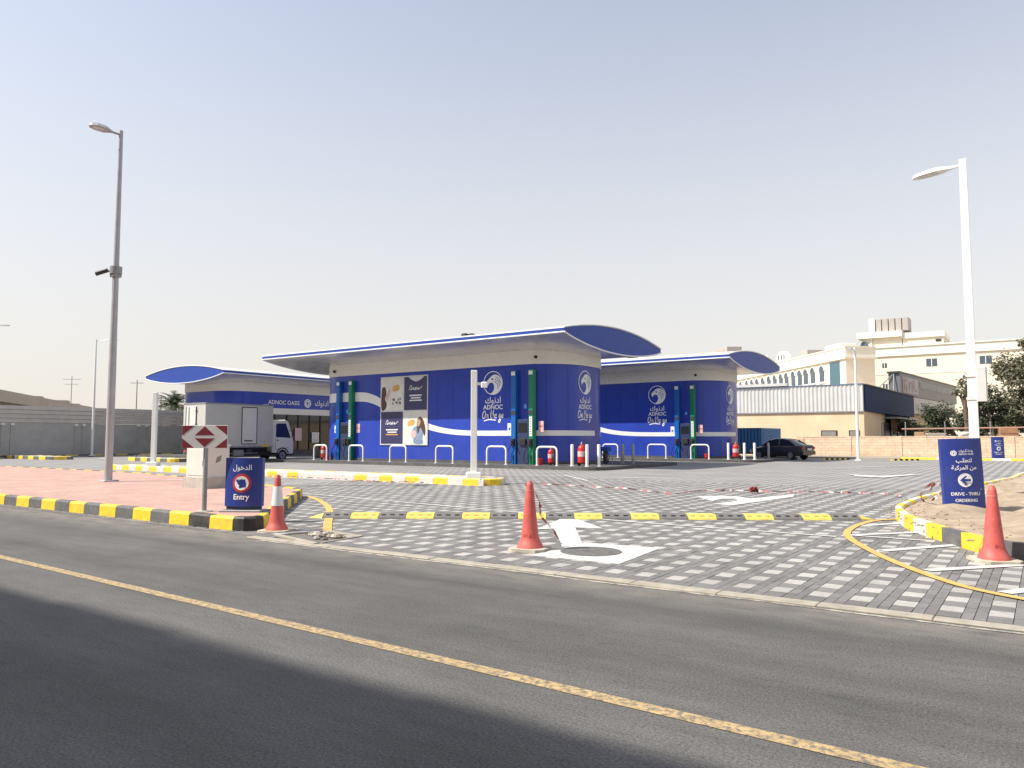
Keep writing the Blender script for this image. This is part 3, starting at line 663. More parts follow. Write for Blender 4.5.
def kiosk(label, loc, with_poster):
    t = thing('fuel_kiosk', label, 'kiosk', loc, 0, 'blue fuel kiosks with lens shaped roofs')
    rt = shell(t)
    MB().prism(outline(0, 12), .17, 5.86).build('wall_cladding', BLUE, t, True)
    MB().prism(outline(.02, 12), .17, .32).build('skirting', PLINTH, t, True)
    # white swoosh that wraps round the building
    K = [(-22.5, 4.4, .62), (-21, 4.4, .62), (-17.6, 4.4, .62), (-16.4, 4.22, .60), (-15.5, 3.88, .57), (-14, 3.25, .5), (-12.5, 2.68, .43), (-11.4, 2.34, .38), (-10.2, 2.1, .33), (-8.8, 1.97, .31), (-7, 1.93, .30), (-4, 1.93, .30), (-1, 1.93, .30), (.9, 1.93, .30)]
    S = spline(K, 40); m = MB(); n = len(S)
    m.v = [wallpt(u, z-w/2, .010) for u, z, w in S]+[wallpt(u, z+w/2, .010) for u, z, w in S]; [m.face(i, i+1, n+i+1, n+i) for i in range(n-1)]
    m.build('white_swoosh', PANELW, t)
    for k in range(17):
        for z0, z1 in ((.34, 1.74), (2.12, 5.84)):
            if k < 13 and z0 > 2: z0 = .34 if False else 2.6
            p = wallpt(-21.2+k*1.3, 0, .001); q = wallpt(-21.2+k*1.3+.02, 0, .001); MB().add([(p[0], p[1], z0), (q[0], q[1], z0), (q[0], q[1], z1), (p[0], p[1], z1)], [(0, 1, 2, 3)]).build('panel_joint', mat('joint_dark_blue', (.008, .012, .06, 1), .6), t)  # thin dark blue seam lines between the cladding panels
    lockup(t, -6.5); lockup(t, -.2)
    for X in (-19.4, -4.82):
        pump(t, X, PBLUE, False); pump(t, X+1.2, PGREEN, True)
        d = MB().bbox(X+.22, X+.98, -.26, -.012, .17, 2.7, .03).build('dispenser', mat('dispenser_grey', (.035, .05, .12, 1), .35), t)
        MB().box(X+.30, X+.90, -.272, -.258, 1.95, 2.5).build('screen', GLASS, d); MB().bbox(X+.42, X+.85, -.36, -.255, 1.25, 1.62, .03).build('card_reader', BLACK, d)
        vs, fs = poly2d(spline([(0, .16), (.1, -.02), (.06, -.12), (-.06, -.12), (-.1, -.02)], 3, True)); decal('drop_sign', mat('sky_blue_print', (.10, .35, .75, 1), .5), t, vs, fs, X+.6, 3.45)
        s1 = MB().box(X-.62, X-.32, -.02, -.012, 2.0, 2.5).build('notice', PANELW, t); MB().box(X-.54, X-.42, -.024, -.02, 2.1, 2.25).build('notice_print', PBLUE, s1)
        s2 = MB().box(X+1.52, X+1.85, -.02, -.012, 2.0, 2.6).build('notice', mat('pink_notice', (.70, .45, .45, 1), .5), t); MB().box(X+1.56, X+1.81, -.024, -.02, 2.28, 2.34).build('notice_print', RED, s2)
    for X in (-3.4, -20.0): MB().lathe([(.09, -.06), (.09, .05), (.05, .09)], 12, (X, -.14, 6.22), 'y').build('camera_dome', BLACK, t)
    for X, Y in ((-8.8, .2), (-8.5, .5), (-21, 2)): v = MB().bbox(X-.18, X+.18, Y-.18, Y+.18, 7.55, 8.02, .05); v.build('roof_vent', DARKM, t)
    if with_poster: poster(t)
    return t
k1 = kiosk('front blue fuel kiosk with lens roof and the four-part poster on its wall', (-20, 35.9, 0), True)
k2 = kiosk('second blue fuel kiosk with lens roof, behind and right of the front one', (-17.3, 53.0, 0), False)

DEP = 8.4
t = thing('convenience_shop', 'blue lens-roofed shop behind the delivery truck at left', 'shop', (-58.7, 62.5, 0), R(90)); shell(t, .15)
MB().prism(outline(0, 12), 4.42, 5.86).build('sign_band', BLUE, t, True); MB().prism(outline(.05, 12), 3.86, 4.42).build('white_band', CREAM, t, True)
MB().prism(outline(-.12, 12), .15, 3.86).build('glazing', GLASS, t, True)
MB().prism(outline(.03, 12), .15, .5).build('sill_wall', PLINTH, t, True)
for k in range(13):
    X = XL+RC-.2+k*1.36; MB().box(X-.04, X+.04, .03, .13, .5, 3.86).build('mullion', DARKM, t)
for X in (XL, XL+1.0): pass
for k in range(5):
    p = wallpt(XL+RC-.7-k*.85, 0, .0); MB().box(p[0]-.05, p[0]+.05, p[1]-.05, p[1]+.05, .5, 3.86).build('mullion', DARKM, t)
for u, z, c, w, h in ((-16.4, 1.9, 'poster_cream', 1.0, 1.5), (-14.4, 2.0, 'pink_notice', .8, 1.2), (-12.3, 1.7, 'poster_cream', .9, 1.0)):
    MB().box(u-w/2, u+w/2, .0, .028, z-h/2, z+h/2).build('window_poster', MATS[c], t)
vs, fs, w = text2d('ADNOC OASIS', .54, .015); decal('latin_name', PRINTW, t, vs, fs, -16.15, 4.80)
vs, fs = ring2d(.30, .42, 28); r_ = decal('emblem_ring', PRINTW, t, vs, fs, -13.35, 5.0)
for k in range(6):
    a = k*math.pi/3; vs, fs = disc2d(.10, 8); decal('emblem_petal', PRINTW, r_, [(x+.20*math.cos(a), y+.20*math.sin(a)) for x, y in vs], fs, -13.35, 5.0)
vs, fs, w = text2d(ARB['adnoc'], .75, .012); decal('arabic_name', PRINTW, t, vs, fs, -11.6, 4.82)
MB().box(-18.5, -17.9, -.03, -.012, 4.62, 4.74).build('small_plate', PANELW, t)

# ------------------------------------------------------------------ guards, bollards and fire gear on the plinths
ZK = .17
def hoop(label, x0, x1, y, group='white hoop guards along the kiosks'):
    w = x1-x0; p = [(0, 0, 0), (0, 0, .78)]+[(.22-.22*math.cos(R(a)), 0, .78+.22*math.sin(R(a))) for a in (30, 60, 90)]+[(w-.22+.22*math.sin(R(a)), 0, .78+.22*math.cos(R(a))) for a in (0, 30, 60, 90)]+[(w, 0, 0)]
    t = thing('hoop_guard', label, 'guard rail', (x0, y, ZK), 0, group)
    MB().tube(p, .055, 10).build('rail', WHITE, t, True)
    for x in (0, w): MB().lathe([(.11, 0), (.11, .012), (.06, .02)], 12, (x, 0, 0)).build('foot_plate', WHITE, t)
hl = ['white hoop guard left of the front kiosk, beyond its left corner', 'white hoop guard before the left green pump column of the front kiosk', 'white hoop guard under the four-part poster', 'white hoop guard just right of the four-part poster',
      'white hoop guard behind the short white post, below the emblem', 'white hoop guard right of the green pump column near the front kiosk corner']
for i, (a, b) in enumerate(((-40.45, -39.2), (-37.06, -35.78), (-33.41, -32.06), (-29.66, -28.36), (-25.88, -24.56), (-22.51, -21.25))): hoop(hl[i], a, b, 34.5)
for l, a, b in (('leftmost visible hoop guard of the second kiosk, by the front kiosk corner', -27.67, -26.4), ('white hoop guard under the emblem of the second kiosk', -23.95, -22.53), ('white hoop guard right of the green pump of the second kiosk', -20.64, -19.32)): hoop(l, a, b, 51.6)
def bollard(label, x, y, mtl=WHITE, h=1.15):
    t = thing('bollard', label, 'bollard', (x, y, ZK), 0, 'bollards at the kiosk ends')
    MB().lathe([(.085, 0), (.085, h-.05), (.07, h-.015), (.03, h)], 14).build('post', mtl, t, True); MB().lathe([(.14, 0), (.14, .012), (.09, .02)], 14).build('foot_plate', mtl, t)
bollard('white bollard left of the large wheeled extinguisher', -20.55, 34.9); bollard('white bollard right of the large wheeled extinguisher', -19.65, 34.9); bollard('third white bollard at the front kiosk corner, rightmost of three', -19.2, 35.35)
bollard('grey bollard at the far right end of the front plinth, left of a pair', -20.0, 39.7, STEEL); bollard('grey bollard at the far right end of the front plinth, right of a pair', -19.45, 39.9, STEEL)
bollard('white bollard before the red extinguisher of the second kiosk', -18.04, 51.9); bollard('white bollard at the second kiosk corner, left of two', -16.95, 52.0); bollard('white bollard at the second kiosk corner, right of two', -16.35, 52.3)
bollard('short bollard at the right end of the second plinth near the parked car', -16.35, 55.5, STEEL)
def extinguisher(label, x, y, rz=0, s=1.0):
    t = thing('wheeled_extinguisher', label, 'fire extinguisher', (x, y, ZK), rz, 'wheeled fire extinguishers'); t.scale = (s, s, s)
    b = MB().lathe([(.16, .14), (.23, .2), (.23, .92), (.2, 1.02), (.11, 1.1), (.07, 1.13)], 18).build('cylinder', RED, t, True)
    MB().lathe([(.232, .5), (.232, .78)], 18).build('label_band', mat('faded_label', (.62, .45, .42, 1), .5), b, True)
    MB().lathe([(.05, 1.12), (.06, 1.2), (.03, 1.26)], 10).build('valve', STEEL, t, True)
    MB().tube(spline([(.05, -.02, 1.2), (.28, -.05, 1.15), (.36, -.05, .8), (.32, -.1, .4), (.26, -.12, .7)], 5), .028, 6).build('hose', BLACK, t, True)
    MB().tube([(-.2, .2, .12), (-.2, .26, 1.15), (.2, .26, 1.15), (.2, .2, .12)], .022, 6).build('trolley_frame', DARKM, t)
    for sx in (-.27, .27): MB().lathe([(.06, -.03), (.15, -.03), (.15, .03), (.06, .03)], 16, (sx, .18, .15), 'x').build('wheel', BLACK, t, True)
extinguisher('large red wheeled extinguisher between white bollards at the front kiosk corner', -20.1, 35.15)
extinguisher('red wheeled extinguisher by the corner of the second kiosk', -17.75, 52.6, R(10), .95)
extinguisher('red extinguisher behind the hoop guard at the front kiosk right end', -22.05, 35.2, R(-15), .78)
extinguisher('red extinguisher behind the hoop guard left of the front kiosk', -40.75, 35.6, R(20), .85)
def bucket(label, x, y):
    t = thing('fire_bucket', label, 'bucket', (x, y, ZK), 0, 'red fire buckets'); MB().lathe([(.16, 0), (.2, .36), (.19, .37)], 14).build('bucket', RED, t, True); MB().tube([(.19*math.cos(R(a)), 0, .36+.2*math.sin(R(a))) for a in range(0, 181, 20)], .012, 5).build('handle', DARKM, t)
bucket('small red fire bucket left of the right green pump column base', -22.75, 35.1); bucket('red fire bucket beside the left blue pump column', -39.9, 35.1); bucket('red bucket by the green pump of the second kiosk', -19.75, 52.4)
t = thing('hose_reel', 'dark hose reel with wheels standing left of the front kiosk', 'hose reel', (-41.9, 36.0, ZK), R(30)); MB().lathe([(.1, -.14), (.34, -.14), (.34, -.11), (.2, -.1), (.2, .1), (.34, .11), (.34, .14), (.1, .14)], 20, (0, 0, .4), 'y').build('drum', BLACK, t, True)
MB().tube([(-.25, -.2, 0), (0, -.2, .4), (.25, -.2, 0)], .025, 6).build('stand', DARKM, t); MB().tube([(-.25, .2, 0), (0, .2, .4), (.25, .2, 0)], .025, 6).build('stand', DARKM, t); MB().tube([(0, .22, .4), (0, .34, .4), (0, .34, .62)], .02, 6).build('crank', RED, t)
t = thing('air_water_unit', 'low dark tyre air and water unit on the front plinth, right end', 'air pump', (-20.7, 38.9, ZK), R(-10)); MB().bbox(-.32, .32, -.16, .16, .72, .98, .04).build('head', NAVY, t)
MB().bbox(-.12, .12, -.1, .1, 0, .73, .03).build('stem', DARKM, t); MB().tube(spline([(.2, -.15, .8), (.42, -.2, .45), (.3, -.2, .12), (.05, -.2, .3), (-.15, -.17, .74)], 5), .025, 6).build('hose', BLACK, t, True)
MB().tube([(.5, 0, 0), (.5, 0, .7), (1.1, 0, .7), (1.1, 0, 0)], .03, 6).build('side_rail', STEEL, t)

# ------------------------------------------------------------------ lamps and posts
LED = mat('lamp_lens', (.55, .55, .55, 1), .2)
def lamp_head(t, p, d, L, W, mtl, tilt=.12):
    """flat tapering luminaire reaching from p along heading d"""
    c, s_ = math.cos(d), math.sin(d); prof = [(0, .06), (.06, .11), (.35, .5), (.7, .5), (.92, .34), (1, .12)]
    up_, dn_ = [], []
    m = MB(); n = len(prof)
    for a, w in prof:
        for sd, zz in ((-1, 0), (-.6, .13), (.6, .13), (1, 0)):
            x, y = a*L, sd*w*W/2*2*.5; m.v.append((p[0]+x*c-y*s_, p[1]+x*s_+y*c, p[2]+x*tilt+zz*(.4+w)))
    for i in range(n-1):
        for k in range(3): m.face(i*4+k, i*4+k+1, i*4+5+k, i*4+4+k)
        m.face(i*4+3, i*4, i*4+4, i*4+7)
    m.face(0, 1, 2, 3); m.face(*reversed(range((n-1)*4, n*4)))
    h = m.build('lamp_head', mtl, t, False)
    m = MB()
    for a, w in ((.4, .34), (.85, .3)):
        for sd in (-1, 1): x, y = a*L, sd*w*W*.5; m.v.append((p[0]+x*c-y*s_, p[1]+x*s_+y*c, p[2]+x*tilt-.006))
    m.face(0, 1, 3, 2); m.build('lens', LED, h)
def street_lamp(label, x, y, z0, h, r0, r1, d, L, W, mtl, group, square=False, tilt=.12, arm=.18):
    t = thing('street_lamp', label, 'street lamp', (x, y, z0), 0, group)
    if square: m = MB(); m.v = [(sx*r, sy*r, z) for r, z in ((r0, .05), (r1, h)) for sx, sy in ((-1, -1), (1, -1), (1, 1), (-1, 1))]; [m.face(i, (i+1) % 4, 4+(i+1) % 4, 4+i) for i in range(4)]; m.face(4, 5, 6, 7); m.build('pole', mtl, t)
    else: MB().lathe([(r0, .03), (r0*.98, h*.3), (r0*.72+r1*.28, h*.42), (r1, h)], 14).build('pole', mtl, t, True)
    MB().bbox(-r0*1.9, r0*1.9, -r0*1.9, r0*1.9, -.02, .05, .01).build('base_plate', mtl, t)
    c, s_ = math.cos(d), math.sin(d); MB().tube([(0, 0, h-.14), (arm*1.5*c, arm*1.5*s_, h-.14+arm*1.5*tilt)], .04, 8).build('arm', mtl, t)
    lamp_head(t, (arm*c, arm*s_, h-.16+arm*tilt), d, L, W, mtl, tilt); return t
CAMX = HEAD                                             # heading of the picture's right-hand side
LPOLE = mat('lamp_grey', (.42, .42, .435, 1), .5, metal=.2, var=.1)
t = street_lamp('tall grey street lamp with a camera halfway up on the pink pavement', -25.12, 12.89, .235, 11.75, .125, .065, CAMX+R(222), .72, 1.0, LPOLE, 'street lamps', tilt=.08, arm=.25)
MB().lathe([(.19, 6.85), (.19, 7.1)], 14).build('clamp', STEEL, t, True); cm = MB().bbox(-.14, .14, -.14, .14, 6.75, 7.05, .03).build('junction_box', STEEL, t)
c_, s_ = math.cos(CAMX+R(190)), math.sin(CAMX+R(190)); MB().tube([(.1*c_, .1*s_, 6.95), (.3*c_, .3*s_, 6.95)], .03, 6).build('bracket', STEEL, t); MB().tube([(.25*c_, .25*s_, 6.98), (.62*c_, .62*s_, 6.84)], .075, 10).build('security_camera', DARKM, t, True)
t = street_lamp('tall white square street lamp behind the drive-thru sign', -1.52, 23.24, .2, 8.9, .115, .085, CAMX+R(122), 1.15, .8, WHITE, 'street lamps', square=True, tilt=.0, arm=.22)
MB().bbox(.10, .34, -.2, .05, 2.4, 3.3, .02).build('meter_box', mat('box_white', (.62, .62, .60, 1), .5), t)
for z in (2.45, 3.05): MB().bbox(-.135, .135, -.135, .135, z, z+.06, .005).build('strap', WHITE, t)
street_lamp('slim white lamp by the grey boundary wall at far left', -70.0+1.2, 33.8, .1, 10.3, .11, .07, CAMX+R(-5), 2.0, .3, WHITE, 'street lamps', tilt=.03, arm=.1)
street_lamp('slim white lamp post before the sand coloured block wall', -11.3, 60.4, .02, 8.3, .11, .08, CAMX+R(200), .5, .2, WHITE, 'street lamps', tilt=.05, arm=.05)
street_lamp('lamp whose white head alone enters at the right edge, the higher one', 1.35, 33.0, .2, 8.0, .12, .09, CAMX+R(180), 1.2, .36, WHITE, 'street lamps', square=True, tilt=.10)
street_lamp('lamp whose white head alone enters at the right edge, the lower one', 1.0, 62.0, .1, 9.2, .12, .09, CAMX+R(180), 1.6, .36, WHITE, 'street lamps', tilt=.05)
street_lamp('lamp of which only the tip of the head shows at the left edge', -68.6, 25.2, .1, 10.6, .11, .07, CAMX+R(0), 1.6, .3, LPOLE, 'street lamps', tilt=.0)
def short_post(label, x, y, h, plate=False):
    t = thing('white_post', label, 'post', (x, y, .235), CAMX, 'short white posts on the median'); MB().bbox(-.11, .11, -.11, .11, .2, h, .015).build('shaft', WHITE, t)
    MB().bbox(-.27, .27, -.27, .27, -.02, .2, .03).build('footing', CONC if False else WHITE, t)
    if plate: a = MB().tube([(.1, 0, h-.48), (.3, 0, h-.5)], .05, 8); a.build('bracket', WHITE, t); MB().bbox(.25, .48, -.12, .12, h-.62, h-.42, .03).build('camera', WHITE, t)
short_post('short white post with a small camera before the front kiosk', -16.79, 21.6, 3.85, True); short_post('short white post on the median left of the truck', -37.3, 21.4, 3.75)

# ------------------------------------------------------------------ signs
def panel_sign(label, loc, rz, w, h, depth, foot, group, face, lean=0):
    t = thing('direction_sign', label, 'sign', loc, rz, group); t.rotation_euler = (R(-1), lean, rz)
    n = 10; pts = [(-w/2+w*k/n, -depth*.45*(1-(2*k/n-1)**2)-.06) for k in range(n+1)]+[(w/2-w*k/n, .06+depth*.30*(1-(2*k/n-1)**2)) for k in range(n+1)]
    MB().prism(pts, foot, h).build('panel', SIGNB, t)
    MB().prism([(x*.92, y*.8) for x, y in pts], .03, foot+.002).build('foot', mat('sign_foot', (.03, .04, .09, 1), .6), t); MB().bbox(-w*.56, w*.56, -.22, .22, -.03, .035, .01).build('base_plate', STEEL, t)
    front = lambda a, b, o=.004: (a, -depth*.45*(1-(2*a/w)**2)-.06-o, b)
    face(t, front, w, h); return t
REDR = mat('ring_red', (.45, .03, .04, 1), .5)
def put2(name, mtl, t, data, front, z0, o): vs, fs = data[:2]; return flat(MB(), vs, fs, lambda a, b: front(a, b+z0, o)).build(name, mtl, t)
def entry_face(t, front, w, h):
    put2('arabic_word', PRINTW, t, text2d(ARB['entry'], .135, .008), front, .80, .004); put2('latin_word', PRINTW, t, text2d('Entry', .145, .022), front, .235, .004)
    d = put2('red_ring', REDR, t, ring2d(.135, .185, 36), front, .545, .004); put2('white_disc', PRINTW, d, disc2d(.137, 32), front, .545, .006)
    ca, sa = math.cos(R(-32)), math.sin(R(-32))
    put2('arrow', SIGNB, d, poly2d([(x*ca-y*sa, x*sa+y*ca) for x, y in [(-.115, .02), (.035, .02), (-.012, .078), (.03, .1), (.118, 0), (.03, -.1), (-.012, -.078), (.035, -.02), (-.115, -.02)]]), front, .545, .022)
panel_sign('blue Entry sign with a red ring and arrow on the pink pavement corner', (-12.78, 9.2, .235), CAMX-R(4), .73, 1.03, .22, .1, 'blue direction signs', entry_face)
def drive_face(t, front, w, h):
    k = w/1.03
    e = put2('emblem_ring', PRINTW, t, [[(x-.24*k, y) for x, y in ring2d(.055*k, .075*k, 20)[0]], ring2d(.055*k, .075*k, 20)[1]], front, h*.815, .004)
    for q in range(6): vs, fs = disc2d(.018*k, 6); put2('emblem_petal', PRINTW, e, [[(x-.24*k+.034*k*math.cos(q*1.047), y+.034*k*math.sin(q*1.047)) for x, y in vs], fs], front, h*.815, .004)
    for s, z, q in ((ARB['oasis'], .827, .085), ('ADNOC OASIS', .792, .058)):
        vs, fs, wd = text2d(s, q*k, .02); put2('brand_line', PRINTW, t, [[(x+.07*k, y) for x, y in vs], fs], front, h*z, .004)
    put2('arabic_line', PRINTW, t, text2d(ARB['order'], .15*k, .018), front, h*.70, .004); put2('arabic_line', PRINTW, t, text2d(ARB['veh'], .15*k, .018), front, h*.61, .004)
    d = put2('white_disc', PRINTW, t, disc2d(.185*k, 36), front, h*.475, .004)
    put2('arrow', SIGNB, d, poly2d([(x*k, y*k) for x, y in [(-.14, 0), (-.01, .11), (.05, .11), (-.035, .03), (.13, .03), (.13, -.03), (-.035, -.03), (.05, -.11), (-.01, -.11)]]), front, h*.475, .02)
    put2('rule_line', PRINTW, t, [[(-.12*k, 0), (.42*k, 0), (.42*k, .008), (-.12*k, .008)], [(0, 1, 2, 3)]], front, h*.355, .004)
    put2('latin_line', PRINTW, t, text2d('DRIVE - THRU', .118*k, .022), front, h*.285, .004); put2('latin_line', PRINTW, t, text2d('ORDERING', .112*k, .022), front, h*.205, .004)
panel_sign('large blue drive-thru ordering sign leaning in the sand island', (-1.40, 18.0, .04), CAMX-R(8), .77, 1.60, .2, .03, 'blue direction signs', drive_face, R(-1.6))
panel_sign('small distant blue drive-thru sign before the block wall at right', (-2.9, 66.4, .1), CAMX-R(4), .85, 1.62, .2, .05, 'blue direction signs', drive_face)
t = thing('chevron_sign', 'red and white double chevron board on a grey pole', 'sign', (-13.36, 8.72, .235), CAMX); MB().lathe([(.045, 0), (.045, 1.64), (.03, 1.66)], 12).build('pole', STEEL, t, True); MB().lathe([(.16, -.01), (.16, .012), (.06, .02)], 14).build('foot', CONC, t)
b = MB().bbox(-.44, .44, -.075, -.05, 1.22, 1.66, .005).build('board', mat('board_white', (.62, .60, .58, 1), .5, var=.06), t); DRED = mat('chevron_red', (.20, .018, .03, 1), .5)
for s in (-1, 1):
    for q in (-1, 1):
        for p in ([(.44*s, .22*q), (.2*s, .22*q), (.44*s, .03*q)], [(-.0, .2*q), (.19*s, .03*q), (0, .03*q)]):
            pp = [(.435*s if abs(a) > .43 else a, .215*q if abs(z) > .2 else z) for a, z in p]
            MB().slab(pp, lambda a, z, d: (a, d, 1.44+z), -.079, -.0745).build('red_triangle', DRED, b)
t = thing('utility_cabinet', 'white roadside utility cabinet on a grey plinth behind the chevron board', 'cabinet', (-19.75, 12.9, .235), R(0))
MB().box(-.62, .52, -.32, .52, -.02, .30).build('plinth', CONC, t); MB().bbox(-.56, .46, -.26, .46, .30, 1.18, .02).build('housing', mat('cabinet_white', (.66, .64, .60, 1), .5, var=.05, dirt=.1), t)
d = MB().bbox(-.50, .40, -.275, -.262, .36, 1.1, .004).build('door', MATS['cabinet_white'], t); MB().box(.30, .34, -.30, -.275, .62, .78).build('handle', DARKM, d)
MB().bbox(-.58, .48, -.29, .49, 1.18, 1.22, .01).build('lid', MATS['cabinet_white'], t)
MB().slab([(.0, .7), (.16, .76), (.2, .92), (.05, .88)], lambda a, z, dd: (dd, a, z), .462, .466).build('sticker', mat('grey_sticker', (.22, .22, .2, 1), .6), t)

# ------------------------------------------------------------------ barrier tape left on the ground
TR, TW = mat('tape_red', (.40, .10, .10, 1), .5), mat('tape_white', (.48, .45, .43, 1), .5)
def tape(label, pts, w=.055, step=.28, name='barrier_tape'):
    P = spline(pts, 10); m = MB(); P = [Vector(p) for p in P]; acc = 0
    for i, p in enumerate(P):
        d = (P[min(i+1, len(P)-1)]-P[max(i-1, 0)]).normalized(); a = .9*math.sin(i*.7)+.4*math.sin(i*1.9)
        side = Vector((-d.y, d.x, 0)); side = (side.normalized() if side.length > .01 else Vector((1, 0, 0)))*math.cos(a)+Vector((0, 0, 1))*math.sin(a)
        m.v += [tuple(p+side*w/2), tuple(p-side*w/2)]
    for i in range(len(P)-1):
        acc += (P[i+1]-P[i]).length; m.cur = int(acc/step) % 2; m.face(2*i, 2*i+1, 2*i+3, 2*i+2)
    return tag(m.build(name, [TR, TW]), label, 'barrier tape', 'red and white barrier tape')
J = lambda x, y, z=.055: (x+rnd.uniform(-.2, .2), y+rnd.uniform(-.25, .25), z+rnd.uniform(-.012, .03))
tape('red and white barrier tape trailing along the foot of the median kerb', [J(-31+i*.8, 20.35) for i in range(17)])
tape('long red and white barrier tape lying across the paving to the sand island', [J(-14.5, 22.5), J(-13.2, 21.9), J(-12, 22.1), J(-10.9, 21.8), J(-10, 21.2), J(-9, 20.9), J(-8.9, 22), J(-8.2, 23.0), J(-7.7, 22.6)]+[J(-7+i*.55, 23.2+i*.1) for i in range(7)]+[J(-3.2, 22.6), J(-2.6, 20.6), (-2.35, 19.4, .4), (-1.95, 18.5, .75)])
tape('short strip of barrier tape hanging from the cone beside the arrow', [(-6.3, 9.32, .97), (-6.24, 9.42, .9), (-6.15, 9.5, .7), (-6.2, 9.6, .5), (-6.1, 9.75, .3), (-6.02, 9.9, .06)], .05, .16)
tape('end of barrier tape knotted round the drive-thru sign corner', [(-2.05, 18.45, .55), (-1.92, 18.3, .72), (-1.8, 18.35, .6), (-1.9, 18.42, .45), (-2.0, 18.3, .35), (-1.85, 18.3, .5)], .07, .2)
m = MB(); P = []
for k in range(46): a = k*.9; P.append((-7.15+.13*math.cos(a)*rnd.uniform(.4, 1), 22.7+.13*math.sin(a)*rnd.uniform(.4, 1), .05+.15*rnd.random()))
tape('crumpled bundle of red barrier tape lying beside the turn arrow', P, .06, 40)

# ------------------------------------------------------------------ parking stops
for l, x0, y0 in (('black and yellow rubber wheel stop left of the slim lamp', -13.9, 60.9), ('black and yellow rubber wheel stop right of the slim lamp', -9.3, 61.6)):
    t = thing('wheel_stop', l, 'wheel stop', (x0, y0, .002), R(35), 'wheel stops')
    for k in range(10): MB().slab([(-.08, 0), (-.055, .13), (.055, .13), (.08, 0)], lambda a, z, d: (d, a, z), k*.2+.002, k*.2+.198).build('section', BLACK if k % 2 else BY, t)

# ------------------------------------------------------------------ vehicles
def wheel(t, x, y, r, w, side):
    q = MB().lathe([(r*.62, -w/2), (r*.94, -w/2), (r, -w*.35), (r, w*.35), (r*.94, w/2), (r*.62, w/2)], 22, (x, y, r), 'x').build('wheel', BLACK, t, True)
    MB().lathe([(r*.15, -.01), (r*.6, -.02), (r*.64, .02)] if side < 0 else [(r*.64, -.02), (r*.6, .02), (r*.15, .01)], 18, (x+side*w*.46, y, r), 'x').build('rim', mat('wheel_rim', (.35, .35, .36, 1), .4, metal=.5), q, True)
TB = mat('truck_box', (.52, .51, .475, 1), .5, var=.05, scale=1.2, dirt=.12); TC = mat('truck_cab_white', (.84, .81, .70, 1), .45, var=.04, spec=.3)
t = thing('delivery_truck', 'white box truck parked beside the shop, rear towards the road', 'truck', (-46.3, 29.3, 0), R(0))
bx = MB().bbox(-1.28, 1.28, 0, 5.35, 1.0, 3.98, .03).build('cargo_box', TB, t)
for x in (-1.27, 1.27):
    for z0, z1 in ((1.0, 1.1), (3.9, 3.99)): MB().box(x-.02, x+.02, .02, 5.33, z0, z1).build('edge_rail', STEEL, bx)
for z in (1.0, 3.9): MB().box(-1.25, 1.25, -.03, -.004, z, z+.09).build('edge_rail', STEEL, bx)
sd = MB().bbox(1.284, 1.31, 2.75, 3.95, 1.25, 3.75, .006).build('side_door', mat('truck_door', (.66, .65, .62, 1), .45, var=.04), bx)
for a in ([(2.75, 1.25), (2.75, 3.75)], [(3.95, 1.25), (3.95, 3.75)], [(2.75, 3.75), (3.95, 3.75)], [(2.75, 1.25), (3.95, 1.25)]): MB().tube([(1.312, *a[0]), (1.312, *a[1])], .025, 6).build('door_seal', BLACK, sd)
MB().box(1.31, 1.34, 2.95, 3.6, 1.42, 1.5).build('lock_bar', DARKM, sd)
rd = MB().bbox(-.9, .25, -.035, -.004, 1.25, 3.75, .006).build('rear_door', MATS['truck_door'], bx)
for x in (-.9, .25): MB().tube([(x, -.04, 1.25), (x, -.04, 3.75)], .025, 6).build('door_seal', BLACK, rd)
for z in (3.4, 2.5, 1.6): MB().box(.2, .34, -.06, -.035, z, z+.12).build('hinge', DARKM, rd)
MB().tube([(-.55, -.06, 1.3), (-.55, -.06, 3.7)], .02, 6).build('lock_bar', STEEL, rd)
MB().box(1.285, 1.295, .45, 1.15, 1.05, 1.2).build('reflector', RED, bx); MB().box(1.285, 1.295, 4.4, 5.0, 1.05, 1.2).build('reflector', YEL, bx)
MB().box(-.5, -.32, .05, 5.4, .72, .995).build('chassis_rail', DARKM, t); MB().box(.32, .5, .05, 5.4, .72, .995).build('chassis_rail', DARKM, t)
MB().bbox(-1.1, 1.1, .05, .2, .55, .68, .02).build('rear_bumper', DARKM, t); MB().bbox(.7, 1.15, 2.3, 3.1, .45, .85, .04).build('fuel_tank', STEEL, t); MB().bbox(.75, 1.12, 3.3, 3.75, .5, .9, .03).build('battery_box', DARKM, t); MB().tube([(1.15, 1.9, .6), (1.15, 4.2, .6)], .03, 6).build('side_guard', STEEL, t)
for sx in (-.95, .95): MB().bbox(sx-.12, sx+.12, .0, .06, .72, .86, .01).build('tail_light', RED, t)
